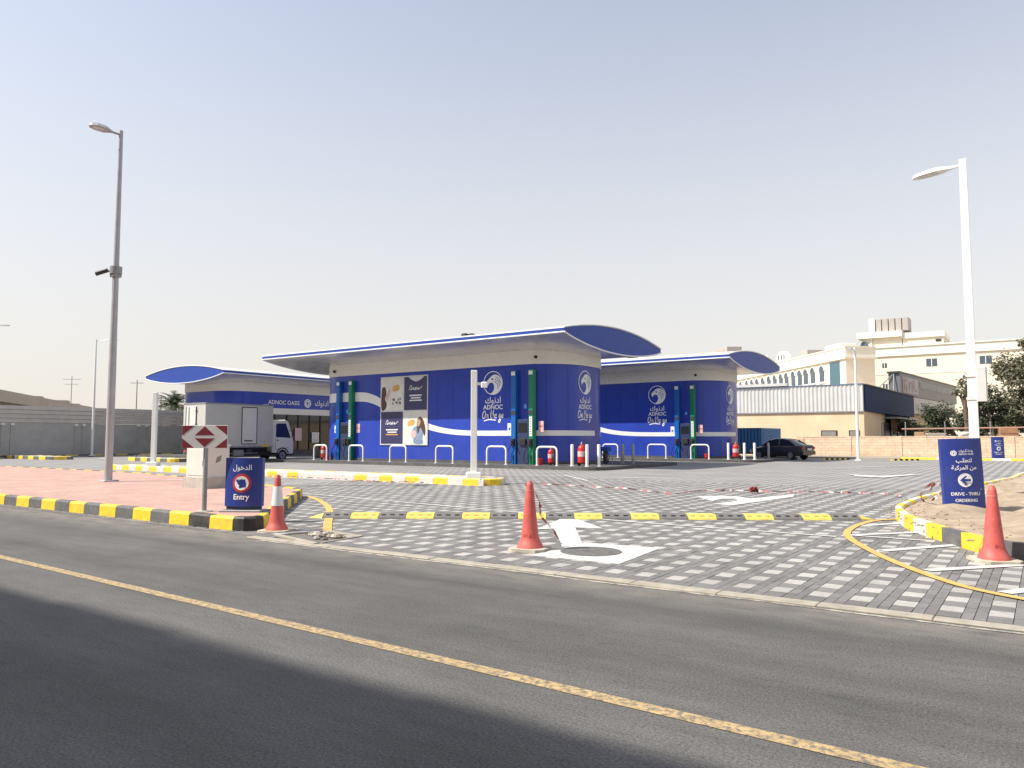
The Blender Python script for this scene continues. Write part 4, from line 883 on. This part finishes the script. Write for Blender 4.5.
# cab: side profile (y, z) swept across with rounded shoulders
cp = [(5.45, .62), (5.45, 2.6), (5.65, 2.95), (6.55, 2.98), (6.85, 2.82), (7.25, 1.8), (7.32, 1.2), (7.32, .55), (6.95, .5)]
MB().box(-.98, .98, .3, 5.5, .42, .72).build('underbody', BLACK, t)
m = MB(); n = len(cp)
for x, k in ((-1.08, .90), (-1.0, .97), (1.0, .97), (1.08, .90)):
    m.v += [(x, 6.3+(y-6.3)*(1 if k > .95 else .985), .5+(z-.5)*(1.0 if k > .95 else .975)) for y, z in cp]
for r in range(3): [m.face(r*n+i, r*n+(i+1) % n, (r+1)*n+(i+1) % n, (r+1)*n+i) for i in range(n)]
m.face(*range(n)); m.face(*reversed(range(3*n, 4*n))); cb = m.build('cab', TC, t)
for s in (-1, 1):
    w_ = MB().slab([(5.75, 1.72), (5.75, 2.58), (5.87, 2.7), (6.6, 2.7), (7.05, 1.66)], lambda a, b, d: (s*d, a, b), 1.082, 1.092).build('side_window', GLASS, cb)
    MB().tube([(s*1.09, 5.72, 1.62), (s*1.09, 5.72, .85), (s*1.09, 6.9, .95)], .012, 4).build('door_seam', DARKM, cb); MB().box(s*1.085-.012, s*1.085+.012, 5.85, 6.0, 1.45, 1.52).build('door_handle', DARKM, cb)
    mr = MB().tube([(s*1.1, 6.9, 2.2), (s*1.28, 7.1, 2.2), (s*1.28, 7.1, 1.8)], .018, 5).build('mirror_arm', DARKM, cb); MB().bbox(s*1.28-.09, s*1.28+.09, 7.06, 7.12, 1.75, 2.2, .02).build('mirror', DARKM, mr)
MB().add([(-.92, 6.94, 2.66), (.92, 6.94, 2.66), (.96, 7.27, 1.82), (-.96, 7.27, 1.82)], [(0, 1, 2, 3)]).build('windscreen', GLASS, cb)
MB().bbox(-1.06, 1.06, 7.2, 7.42, .42, .8, .03).build('front_bumper', DARKM, cb)
for s in (-1, 1): MB().bbox(s*.8-.16, s*.8+.16, 7.3, 7.4, .84, 1.02, .02).build('headlight', PANELW, cb)
MB().box(-1.02, 1.02, 5.85, 6.9, .38, .62).build('step', DARKM, cb)
for x in (-1, 1):
    wheel(t, x*.95, 6.35, .42, .26, x); wheel(t, x*.93, 1.35, .42, .34, x); MB().slab([(6.35+.56*math.cos(R(a)), .42+.56*math.sin(R(a))) for a in range(0, 181, 20)]+[(6.35+.47*math.cos(R(a)), .42+.47*math.sin(R(a))) for a in range(180, -1, -20)], lambda a, b, d: (x*d, a, b), .85, 1.1).build('wheel_arch', DARKM, cb)
    MB().bbox(x*.93-.2, x*.93+.2, .7, 2.05, .9, .96, .02).build('mudguard', BLACK, t)
cone('small red and white cone behind the parked truck', (-49.35, 31.9, .012), R(10), True)

CARP = mat('car_graphite', (.055, .056, .060, 1), .25, metal=.4, var=.06, spec=.5, coat=.35, dirt=.06)
t = thing('parked_car', 'dark grey saloon car parked in front of the sand coloured wall', 'car', (-16.75, 60.2, 0), R(72)); t.scale = (1.05, .97, 1.12)
# stations along the body: y, z sill, z belt, half width, crown
ST = [(-2.40, .50, .72, .62), (-2.32, .36, .98, .80), (-2.05, .28, 1.02, .88), (-1.45, .24, 1.0, .91), (-.6, .22, .98, .92), (.4, .22, .96, .92), (1.1, .23, .93, .91), (1.75, .26, .84, .88), (2.2, .34, .70, .78), (2.42, .42, .60, .58)]
m = MB(); nS = 9
for y, zs, zb, hw in ST:
    for k, (fx, fz) in enumerate(((-.86, 0), (-.98, .18), (-1.0, .55), (-.95, .88), (-.80, 1.0), (0, 1.04), (.80, 1.0), (.95, .88), (1.0, .55), (.98, .18), (.86, 0))): m.v.append((hw*fx, y, zs+(zb-zs)*fz))
for i in range(len(ST)-1):
    for k in range(10): m.face(i*11+k, i*11+k+1, (i+1)*11+k+1, (i+1)*11+k)
    m.face(i*11+10, i*11, (i+1)*11, (i+1)*11+10)
m.face(*reversed(range(11))); m.face(*range((len(ST)-1)*11, len(ST)*11)); bd = m.build('body', CARP, t, True)
GH = [(-1.80, 1.0, .76, 1.02), (-1.15, 1.33, .66, 1.0), (-.55, 1.43, .60, .98), (.1, 1.43, .60, .97), (.55, 1.34, .63, .96), (1.25, .95, .74, .94)]
m = MB()
for y, zt, hw, zb in GH: m.v += [(-hw-.14*(zt-zb > .1), y, zb-.04), (-hw, y, zt-.04), (-hw*.8, y, zt), (hw*.8, y, zt), (hw, y, zt-.04), (hw+.14*(zt-zb > .1), y, zb-.04)]
for i in range(len(GH)-1): [m.face(i*6+k, i*6+k+1, (i+1)*6+k+1, (i+1)*6+k) for k in range(5)]
gl = m.build('glasshouse', GLASS, t, True)
m = MB(); rf = [(-1.05, 1.365, .61), (-.55, 1.445, .585), (.1, 1.445, .585), (.5, 1.365, .615)]
for y, z, hw in rf: m.v += [(-hw, y, z-.03), (-hw*.8, y, z+.012), (hw*.8, y, z+.012), (hw, y, z-.03)]
for i in range(3): [m.face(i*4+k, i*4+k+1, (i+1)*4+k+1, (i+1)*4+k) for k in range(3)]
m.build('roof', CARP, t, True)
for s in (-1, 1):
    for a, b in (((s*.80, -1.72, 1.0), (s*.63, -1.08, 1.345)), ((s*.755, -.35, .98), (s*.615, -.3, 1.4)), ((s*.79, 1.15, .97), (s*.62, .5, 1.345))): MB().tube([a, b], .035, 6).build('pillar', CARP, t)
    MB().bbox(s*.62-.2, s*.62+.2, -2.40, -2.28, .74, .90, .02).build('tail_light', mat('tail_red', (.35, .015, .015, 1), .25), t); MB().bbox(s*.62-.18, s*.62+.18, 2.24, 2.36, .56, .66, .02).build('headlight', PANELW, t)
    MB().bbox(s*.97-.09, s*.97+.09, .85, .98, .92, 1.06, .02).build('mirror', CARP, t); MB().tube([(s*.925, -.3, .30), (s*.93, -.35, .95)], .008, 4).build('door_seam', BLACK, bd)
    for y in (-1.42, 1.38): wheel(t, s*.80, y, .33, .22, s)
MB().bbox(-.8, .8, -2.46, -2.3, .36, .62, .04).build('rear_bumper', CARP, t); MB().box(-.26, .26, -2.475, -2.455, .66, .78).build('number_plate', PANELW, t)

BLC = mat('container_blue', (.035, .16, .36, 1), .5, var=.12, scale=2, dirt=.12)
t = thing('container', 'small blue corrugated container standing behind the parked car', 'container', (-20.6, 64.2, 0), 0)
for x0, x1, y0, y1, ax in ((-1.1, 1.1, -.03, -.03, 'x'), (1.1, 1.1, 0, 5.6, 'y'), (-1.1, -1.1, 0, 5.6, 'y'), (-1.1, 1.1, 5.6, 5.6, 'x')):
    m = MB(); L = 2.2 if ax == 'x' else 5.6; n = int(L/.07); sg = -1 if (ax == 'x' and y0 < 1) or (ax == 'y' and x0 < 0) else 1
    for k in range(n+1):
        d = .05*(1, 1, 0, 0)[k % 4]*sg; p = (x0+L*k/n, y0+d) if ax == 'x' else (x0+d, y0+L*k/n); m.v += [(*p, .42), (*p, 2.42)]
    for k in range(n): m.face(2*k, 2*k+2, 2*k+3, 2*k+1)
    m.build('side_panel', BLC, t)
MB().box(-1.15, 1.15, -.08, 5.66, 2.42, 2.5).build('roof', BLC, t); MB().box(-1.12, 1.12, -.06, 5.64, .3, .42).build('floor_frame', DARKM, t)
for x in (-1.1, 1.1):
    for y in (0, 5.55): MB().box(x-.06, x+.06, y-.06, y+.06, .0, 2.42).build('corner_post', BLC, t)

# ------------------------------------------------------------------ left background: compound wall, concrete building, palm
GW = mat('grey_render', (.42, .415, .395, 1), .85, var=.14, scale=.8, dirt=.12); GW2 = mat('ribbed_cladding', (.52, .49, .44, 1), .8, var=.12, scale=.8)
t = thing('boundary_wall', 'long grey boundary wall with ribbed boarding above, at far left', 'wall', (-70, 10, 0), 0)
MB().box(-.25, 0, -10, 62, 0, 2.9).build('lower_wall', GW, t)
for k in range(4):
    z = 2.92+k*.36; MB().add([(.02, -10, z), (.10, -10, z+.05), (.03, -10, z+.345), (-.15, -10, z+.345), (-.15, -10, z), (.02, 62, z), (.10, 62, z+.05), (.03, 62, z+.345), (-.15, 62, z+.345), (-.15, 62, z)], [(0, 5, 6, 1), (1, 6, 7, 2), (2, 7, 8, 3), (0, 1, 2, 3, 4), (5, 9, 8, 7, 6), (4, 3, 8, 9), (0, 4, 9, 5)]).build('board', GW2, t)
for y in (17.1, 17.8, 22.85, 23.5, 28.5, 29.3, 34.2, 35): p = MB().box(.003, .09, y-.06, y+.06, .0, 2.86).build('wall_pier', GW, t); MB().bbox(.01, .3, y-.13, y+.13, 2.72, 2.88, .02).build('wall_light', PANELW, p)
t = thing('concrete_building', 'long tan concrete building rising behind the grey boundary wall', 'building', (-84.5, 32.4, 0), math.atan2(63.5-32.4, -127.2+84.5))
TAN = mat('tan_concrete', (.40, .35, .30, 1), .85, var=.1, scale=.4); MB().box(-6, 52, 0, 16, 0, 4.9).build('walls', TAN, t); MB().box(-6.5, 52.5, -.5, 16.5, 5.2, 6.35).build('roof_slab', TAN, t); MB().box(-6, 52, .4, 16, 4.9, 5.2).build('shadow_gap', GW, t)
for k in range(8): MB().box(-5+k*7, -3.2+k*7, .2, 1.7, 6.352, 6.352+rnd.uniform(.12, .45)).build('roof_unit', TAN, t)
def utility_pole(label, x, y, h, arms):
    t = thing('utility_pole', label, 'pole', (x, y, 0), HEAD, 'distant utility poles'); MB().tube([(0, 0, 0), (0, 0, h)], [.13, .08], 8).build('mast', mat('weathered_wood', (.30, .27, .24, 1), .9), t)
    for z, w in arms: MB().box(-w, w, -.05, .05, z, z+.10).build('cross_arm', STEEL, t)
utility_pole('distant pole rising behind the wall between the tall lamp and the palm', -127.2, 69.6, 11.6, ((11.0, 1.1),)); utility_pole('thin distant pole with short arms just left of the palm', -134, 78, 9.5, ((8.6, .9), (7.4, .7))); utility_pole('very distant transmission pole above the concrete building', -190, 88, 16.5, ((15.6, 2.2), (14.4, 1.6)))
# date palm: trunk and feather fronds
LEAFP = mat('palm_frond', (.055, .075, .035, 1), .6, var=.25, scale=3); BARK = mat('bark', (.14, .10, .07, 1), .9, var=.3, scale=6, bump=.5, bscale=20)
def palm(label, x, y, h, n, fl, seed):
    rg = random.Random(seed); t = thing('date_palm', label, 'palm tree', (x, y, 0), 0, 'palms behind the boundary wall')
    MB().tube([(0, 0, -.1), (.05, .02, h*.5), (0, 0, h)], [.32, .26, .30], 10).build('trunk', BARK, t, True)
    cr = bpy.data.objects.new('crown', None); 
    m = MB()
    for k in range(n):
        a = k*2.4+rg.uniform(-.2, .2); e = rg.uniform(-.25, 1.35); L = fl*rg.uniform(.8, 1.1); P = []
        for j in range(9):
            s = j/8; el = e-1.3*s*s; P.append((P[-1][0]+L/8*math.cos(el)*math.cos(a), P[-1][1]+L/8*math.cos(el)*math.sin(a), P[-1][2]+L/8*math.sin(el)) if P else (0, 0, h))
        m.tube(P, [.035*(1-j/10) for j in range(9)], 4)
        for j in range(1, 9):
            for q in range(3):
                f = (j-1+q/3); i = min(int(f), 7); p = Vector(P[i]).lerp(Vector(P[i+1]), f-i); d = (Vector(P[i+1])-Vector(P[i])).normalized(); sd = d.cross(Vector((0, 0, 1))).normalized()
                for s in (-1, 1):
                    tip = p+(sd*s*.75+d*.55+Vector((0, 0, rg.uniform(-.35, .15))))*.62*(1-.5*abs(f/8-.45)); wv = d*.04; m.add([p-wv, p+wv, tip], [(0, 1, 2)])
    m.build('crown', LEAFP, t)
palm('date palm with its crown showing above the grey wall left of the shop', -78.5, 47.2, 5.2, 54, 2.4, 3); palm('lower palm crown just right of the taller palm, beside the shop', -77.5, 49.2, 3.9, 34, 1.9, 5)
LEAF = mat('olive_leaf', (.125, .125, .075, 1), .65, var=.35, scale=1.2, obj_rand=.0); LEAFD = mat('dark_leaf', (.062, .078, .040, 1), .6, var=.35, scale=1.5)
def tree(name, label, x, y, trunk_h, blobs, nleaf, leaf, mtl, seed, group, cat='tree'):
    rg = random.Random(seed); t = thing(name, label, cat, (x, y, 0), 0, group); m = MB()
    m.tube([(0, 0, -.1), (.1, .05, trunk_h*.5), (0, 0, trunk_h)], [.26, .2, .16], 8)
    for bx_, by_, bz_, br_ in blobs: m.tube([(0, 0, trunk_h*.8), (bx_*.5, by_*.5, (trunk_h*.8+bz_)/2+.2), (bx_, by_, bz_)], [.13, .08, .03], 6)
    m.build('trunk', BARK, t, True); m = MB(); tot = sum(b[3]**2 for b in blobs)
    for bx_, by_, bz_, br_ in blobs:
        tw = [(rg.gauss(0, 1), rg.gauss(0, 1), rg.gauss(0, .8)) for _ in range(int(14+br_*10))]
        for k in range(int(nleaf*br_**2/tot)):
            d = Vector(rg.choice(tw)).normalized(); c = Vector((bx_, by_, bz_))+d*br_*rg.uniform(.35, 1.02)**.7+Vector((rg.gauss(0, .16), rg.gauss(0, .16), rg.gauss(0, .14)))*br_
            a = Vector((rg.gauss(0, 1), rg.gauss(0, 1), rg.gauss(0, .7))).normalized(); b = a.cross(Vector((rg.gauss(0, 1), rg.gauss(0, 1), rg.gauss(0, 1)))).normalized(); L = leaf*rg.uniform(.6, 1.3)
            m.add([c-a*L, c+b*L*.38, c+a*L, c-b*L*.38], [(0, 1, 2, 3)])
    m.build('crown', mtl, t)
def blobset(rg, n, rx, ry, z0, z1, r0, r1): return [(rg.uniform(-rx, rx), rg.uniform(-ry, ry), rg.uniform(z0, z1), rg.uniform(r0, r1)) for _ in range(n)]
rg = random.Random(11)
TG = 'trees behind the block wall'
tree('olive_tree', 'tall loose olive green tree behind the block wall at the right edge', .6, 86, 4.0, blobset(rg, 15, 3.6, 3, 4.0, 10.0, 1.1, 2.1)+[(-3.6, 0, 8.0, 1.1), (-3.3, -.5, 5.2, 1.5), (-1, 0, 10.3, 1.3), (1.5, 0, 11, 1.2)], 24000, .17, LEAF, 1, TG)
tree('bushy_tree', 'dark bushy tree left of the white lamp, above the block wall', -7.4, 90, 2.0, blobset(rg, 9, 2.2, 1.6, 2.6, 4.4, .9, 1.5), 6000, .15, LEAFD, 2, TG)
tree('bushy_tree', 'dense dark shrub tree behind the white lamp and the meter box', -3.9, 84, 1.8, blobset(rg, 10, 2.2, 1.5, 2.2, 5.6, 1.0, 1.6), 11000, .15, LEAFD, 4, TG)
tree('sapling', 'thin sparse sapling left of the meter box on the white lamp', -6.1, 83, 5.6, [(0, 0, 6.4, .8), (.4, 0, 7.1, .6), (-.5, 0, 5.8, .5)], 500, .16, LEAF, 6, TG)
tree('olive_tree', 'olive tree standing in the sand close to the right edge, mostly out of view', 3.2, 75, 2.5, blobset(rg, 9, 2.2, 2, 2.4, 6.5, 1.2, 1.8), 8000, .15, LEAF, 8, TG)
tree('bushy_tree', 'small green bush growing at the foot of the shop facade', -11.0, 86, 1.0, blobset(rg, 6, 1.4, 1.5, 1.6, 2.8, .6, 1.0), 2500, .13, LEAFD, 9, TG)

# ------------------------------------------------------------------ right background
t = thing('block_wall', 'low sand coloured block wall along the far side of the forecourt', 'wall', (0, 72, 0), 0)
MB().box(-18.6, 60, 0, .22, 0, 1.74).build('blockwork', SANDWALL, t)
for k in range(20): MB().bbox(-18.4+k*4, -18.0+k*4, -.05, .27, -.02, 1.76, .01).build('pier', SANDWALL, t)
for k in range(66): MB().bbox(-18.6+k*1.18+.005, -18.6+(k+1)*1.18-.005, -.03, .25, 1.742, 1.80, .01).build('coping_stone', mat('coping', (.68, .53, .39, 1), .85, var=.12), t)
PEACH = mat('peach_render', (.74, .57, .38, 1), .85, var=.1, scale=.5, dirt=.15); CORR = mat('corrugated_steel', (.60, .60, .58, 1), .45, metal=.2, var=.08, scale=.6); NVY = mat('shop_navy', (.016, .034, .095, 1), .75, var=.1, spec=.2)
t = thing('warehouse', 'warehouse with peach rendered base and pale corrugated cladding', 'warehouse', (0, 74.2, 0), 0)
MB().box(-60, -13.3, 0, 16, 0, 4.12).build('base_wall', PEACH, t)
m = MB(); n = int(46.6/.09)
for k in range(n+1): m.v += [(-60+46.68*k/n, -.06-.05*(1, 1, 0, 0)[k % 4], 4.1), (-60+46.68*k/n, -.06-.05*(1, 1, 0, 0)[k % 4], 6.5)]
for k in range(n): m.face(2*k, 2*k+2, 2*k+3, 2*k+1)
m.build('corrugated_cladding', CORR, t); MB().box(-60, -13.32, -.02, 16, 4.12, 6.5).build('upper_wall', CORR, t); MB().box(-60, -13.28, -.16, .2, 6.5, 6.58).build('ridge_trim', mat('trim_blue', (.12, .2, .32, 1), .5), t); MB().box(-60, -19.9, -.3, .6, 6.585, 6.85).build('gutter_box', CORR, t); MB().box(-60, -13.28, -.14, -.0, 3.98, 4.098).build('drip_trim', STEEL, t)
for x0, x1 in ((-17.0, -15.6), (-14.6, -13.7)):
    w_ = MB().box(x0, x1, -.06, -.004, 1.75, 2.35).build('window', DARKM, t); MB().box(x0+.1, x1-.1, -.072, -.062, 1.83, 2.27).build('pane', mat('dusty_pane', (.25, .25, .23, 1), .4), w_)
MB().tube([(-13.9, -.05, 4.0), (-13.9, -.05, .2)], .05, 6).build('downpipe', PEACH, t)
t = thing('navy_shop_front', 'navy blue shop front running back from the warehouse corner', 'shop', (-13.2, 74.2, 0), math.atan2(24.7, .9)-R(90))
MB().box(-3, 0.0, .3, 24.5, 4.05, 6.45).build('navy_fascia', NVY, t); MB().box(-3.1, .12, .28, 24.6, 6.45, 6.55).build('coping', DARKM, t); MB().box(-3, -.4, .35, 2.4, 0, 4.05).build('side_wall', PEACH, t); MB().box(-3, -.5, 2.4, 24.3, 0, 4.05).build('shutter_wall', NVY, t)
for k in range(6): MB().box(-.5, -.42, 3+k*3.5, 5.6+k*3.5, .1, 3.2).build('shutter', mat('shutter_grey', (.10, .11, .13, 1), .5, var=.1), t)
MB().box(-.3, .9, 10, 24, 3.6, 3.75).build('awning', STEEL, t); MB().box(-.2, .35, 12.2, 16, 2.3, 3.55).build('wooden_crate_stack', mat('plywood', (.40, .27, .15, 1), .8, var=.2), t)
t = thing('sign_shop', 'grey two-band shop sign with faded lettering above a white board', 'shop sign', (-13.1, 94.6, 0), math.atan2(127-94.6, 2.8)-R(90))
MB().box(-1.2, 0, 0, 32.5, 6.5, 8.95).build('upper_board', mat('sign_grey', (.13, .135, .15, 1), .5, var=.15, scale=.5), t); MB().box(-1.3, .05, -.25, 32.6, 8.95, 9.15).build('board_cap', DARKM, t)
MB().box(0.004, .05, 1.0, 8.5, 6.8, 8.6).build('logo_panel', mat('pale_panel', (.42, .38, .38, 1), .6, var=.15, scale=1.5), t); MB().box(.004, .03, 9.5, 31, 7.7, 8.5).build('name_band', mat('faded_band', (.26, .265, .28, 1), .6, var=.3, scale=1.2), t)
MB().box(-1.2, .2, 3.2, 30, 4.5, 6.4).build('white_board', mat('board_pale', (.52, .50, .46, 1), .6, var=.1), t)
PKL = mat('faded_red_print', (.36, .24, .24, 1), .6, var=.2)
for k, (y0, y1, z0, z1) in enumerate(((1.5, 1.9, 7.1, 8.4), (1.9, 2.9, 8.1, 8.4), (2.4, 2.9, 7.0, 7.7), (3.9, 4.2, 7.2, 8.0), (4.2, 5.6, 7.9, 8.2), (5.2, 5.5, 7.0, 7.9), (6.1, 6.4, 7.3, 8.4), (6.7, 7.8, 7.1, 7.35))): MB().box(.05, .08, y0, y1, z0, z1).build('letter_stroke', PKL, t)
m = MB()
for k in range(16): y = 6+k*1.1; m.box(.202, .22, y, y+.6, 4.85, 4.85+rnd.uniform(.3, .9))
stuff(m.build('faded_lettering', GW, t)); MB().box(-12, -1.25, 1, 32, 0, 6.4).build('shop_body', PEACH, t); MB().tube([(-.6, -.6, 6.5), (-.6, -.1, 8.9)], .06, 6).build('stay', STEEL, t); MB().tube([(-3, -.6, 6.5), (-.6, -.1, 8.9)], .05, 6).build('stay', STEEL, t)
t = thing('pipe_rail', 'reddish horizontal pipe on posts above the block wall', 'rail', (-10.6, 76.5, 0), R(8)); MB().tube([(0, 0, 2.45), (10.2, 0, 2.55)], .07, 8).build('pipe', mat('rust_pink', (.42, .24, .19, 1), .7), t)
for x in (.3, 3.4, 6.8, 10): MB().tube([(x, 0, 0), (x, 0, 3.1)], .045, 6).build('post', STEEL, t)
def junk(label, x, y, w, d, h, mtl, rz):
    t = thing('crate', label, 'crate', (x, y, 0), rz, 'crates stacked behind the block wall'); MB().bbox(-w/2, w/2, -d/2, d/2, 0, h, .03).build('body', mtl, t)
    for k in range(3): MB().box(-w/2-.02, w/2+.02, -d/2-.03, -d/2-.003, h*(.2+.3*k), h*(.3+.3*k)).build('slat', mtl, t)
PLY = MATS['plywood']; junk('orange brown crate behind the wall, nearest the trees', -2.6, 77.5, 1.3, 1.1, 2.55, mat('rust_crate', (.36, .19, .11, 1), .8, var=.2), .2); junk('small pale crate behind the wall below the pipe', -9.4, 78.2, .8, .8, 2.2, PLY, .1); junk('white box behind the wall just left of the white lamp', -5.7, 78, 1.1, .9, 2.2, KWHITE, -.1); junk('tan crate behind the wall left of the pale one', -8.2, 79, 1.5, .9, 2.1, mat('tan_concrete', None) if False else TAN, .3)

CRM = mat('cream_facade', (.78, .71, .58, 1), .8, var=.05, scale=.3); CRM2 = mat('pale_trim', (.80, .76, .66, 1), .8, var=.04); SHD = mat('tinted_glass', (.07, .10, .13, 1), .15, var=.15, scale=.4); TEAL = mat('teal_glass', (.06, .14, .18, 1), .12, var=.1)
def arch(m_fn, x, z0, z1, w, n=8): r = w/2; return [(x-r, z0), (x+r, z0)]+[(x+r*math.cos(math.pi*k/n), z1-r+r*math.sin(math.pi*k/n)) for k in range(n+1)]
t = thing('arched_hotel', 'cream building with a row of arched windows behind the warehouse', 'building', (-24.4, 123.3, 0), R(-50.4))
MB().box(-62, 0, 0, 4.6, 0, 13.7).build('walls', CRM, t); MB().box(-62.3, .35, -.35, 4.9, 13.7, 14.0).build('cornice', CRM2, t); MB().box(-62.1, .15, -.12, 4.7, 14.0, 15.4).build('parapet', CRM2, t); MB().box(-62.2, .25, -.25, 4.8, 15.4, 15.6).build('parapet_cap', CRM2, t)
FRONT = lambda a, b, d: (a, d, b)
for x, tall in ((-44.6, 0), (-41.9, 0), (-38.7, 0), (-36.1, 0), (-33.6, 0), (-30.8, 0), (-28, 0), (-25.4, 0), (-22.8, 0), (-20.5, 0), (-17.8, 0), (-15.3, 0), (-13.1, 0), (-10.6, 1), (-7.5, 0)):
    w_ = MB().slab(arch(None, x, 9.2 if tall else 10.7, 13.2, 1.5), FRONT, -.06, -.004).build('window', SHD, t); o2, i2 = arch(None, x, 9.1 if tall else 10.0, 12.9, 1.9), None
    P = arch(None, x, 9.2, 13.36, 1.82)[2:]; MB().tube([(a, -.09, b) for a, b in P], .12, 5).build('arch_trim', CRM2, w_); MB().box(x-.95, x+.95, -.16, -.002, 10.45, 10.65).build('sill', CRM2, w_)
MB().box(-4.9, -1.8, -.06, -.004, 4, 13.5).build('stair_glazing', TEAL, t); MB().slab([(-22.0+2.4*math.cos(math.pi*k/10), 15.6+1.7*math.sin(math.pi*k/10)) for k in range(11)], FRONT, -.2, .5).build('arched_gable', CRM2, t)
for k in range(3): MB().slab(arch(None, -23.1+k*1.1, 15.75, 16.75, .45), FRONT, -.23, -.205).build('gable_slot', SHD, t)
MB().slab([(-48+2.4*math.cos(math.pi*k/10), 15.6+1.7*math.sin(math.pi*k/10)) for k in range(11)], FRONT, -.2, .5).build('arched_gable', CRM2, t); MB().bbox(-9, -4, 1.4, 4, 15.6, 16.6, .05).build('roof_unit', CRM2, t); MB().bbox(-19, -16.5, 2, 5, 15.6, 17.0, .05).build('roof_unit', TAN, t)
for x in (-33, -36): d = MB().lathe([(.05, 0), (.9, .25), (1.15, .55)], 14, (x, 1, 17.0), 'y').build('satellite_dish', STEEL, t); MB().tube([(x, 1, 15.5), (x, 1, 17)], .06, 6).build('dish_mast', STEEL, t)
t = thing('cream_block', 'large cream apartment block with roof tanks at the right', 'building', (0, 140, 0), 0)
MB().box(-23.4, 45, 0, 14, 0, 15.3).build('walls', CRM, t); MB().box(-23.6, 45, -.25, 14, 15.3, 15.55).build('string_course', CRM2, t); MB().box(-23.5, 45, -.1, 14, 15.55, 16.75).build('parapet', CRM2, t); MB().box(-23.65, 45, -.3, 14, 16.75, 16.95).build('parapet_cap', CRM2, t)
for x0, x1, z0, z1 in ((-15.45, -13.9, 13.3, 14.55), (-22.0, -21.3, 13.4, 14.2), (-22.0, -21.3, 9.9, 10.7), (-15.4, -13.9, 9.6, 10.9), (-8, -6.4, 13.3, 14.55)):
    w_ = MB().box(x0, x1, -.05, -.003, z0, z1).build('window', SHD, t); MB().box((x0+x1)/2-.05, (x0+x1)/2+.05, -.08, -.052, z0, z1).build('window_bar', CRM2, w_)
for z in (8.9, 12.2): MB().box(-23.5, 45, -.06, -.002, z, z+.12).build('facade_band', CRM2, t)
tw = MB().prism([(-25.4, 3.5), (-25.2, 1.4), (-24.6, .3), (-23.44, -.05), (-23.44, 9), (-25.4, 9)], 0, 19.2).build('corner_tower', CRM2, t); MB().box(-25.7, -18.8, -.5, 9.2, 18.5, 19.5).build('tower_cornice', CRM2, tw); MB().box(-23.42, -18.9, .2, 9, 16.96, 18.49).build('tower_wall', CRM, tw)
MB().slab([(-1.3, 9), (1.1, 9), (1.1, 16.9)]+[(-.1+1.2*math.cos(math.pi*k/8), 16.9+1.2*math.sin(math.pi*k/8)) for k in range(1, 8)]+[(-1.3, 16.9)], lambda a, b, d: (-24.55+a*.62-d*.5, .42-a*.5-d*.8, b), .35, .4).build('arched_glazing', SHD, tw)
MB().box(-18.78, -12.9, .2, 9, 16.96, 18.1).build('penthouse', CRM, t); MB().box(-19.0, -12.7, -.1, 9.2, 18.12, 19.0).build('penthouse_cornice', CRM2, t); MB().box(-14.0, -13.2, .12, .19, 17.3, 17.7).build('vent', DARKM, t)
TK = mat('tank_screen', (.40, .37, .34, 1), .7, var=.1)
for k in range(5): MB().bbox(-22.9+k*1.02, -22.0+k*1.02, .5, 4, 19.6, 21.8, .06).build('water_tank', TK, t)
MB().bbox(-23.9, -22.98, .3, 4, 19.52, 21.9, .04).build('tank_end_wall', CRM2, t)
t = thing('tank_block', 'distant pale building top with a row of tanks above the second kiosk', 'building', (-62, 172, 0), R(-50.4)); MB().box(-6, 6, 0, 8, 0, 19).build('walls', CRM, t); MB().box(-6.3, 6.3, -.3, 8.3, 19, 19.6).build('cornice', CRM2, t)
for k in range(5): MB().bbox(-4.8+k*2, -3.0+k*2, .5, 4, 19.6, 22.4, .06).build('water_tank', TK, t)
# the block across the road whose shade lies over the near lane
t = thing('roadside_block', 'block of flats across the road behind the viewer, shading the near lane', 'building', (-30, -8.2, 0), 0)
HB = 18.6; MB().box(-60, 60, -14, 0, 0, HB).build('walls', CRM, t); MB().box(-60.2, 60.2, -.3, .0, HB-1.0, HB-.6).build('cornice', CRM2, t)
for k in range(24):
    for f in range(5): w_ = MB().box(-57+k*4.8, -55+k*4.8, .002, .05, 4.2+f*3.2, 5.8+f*3.2).build('window', SHD, t)
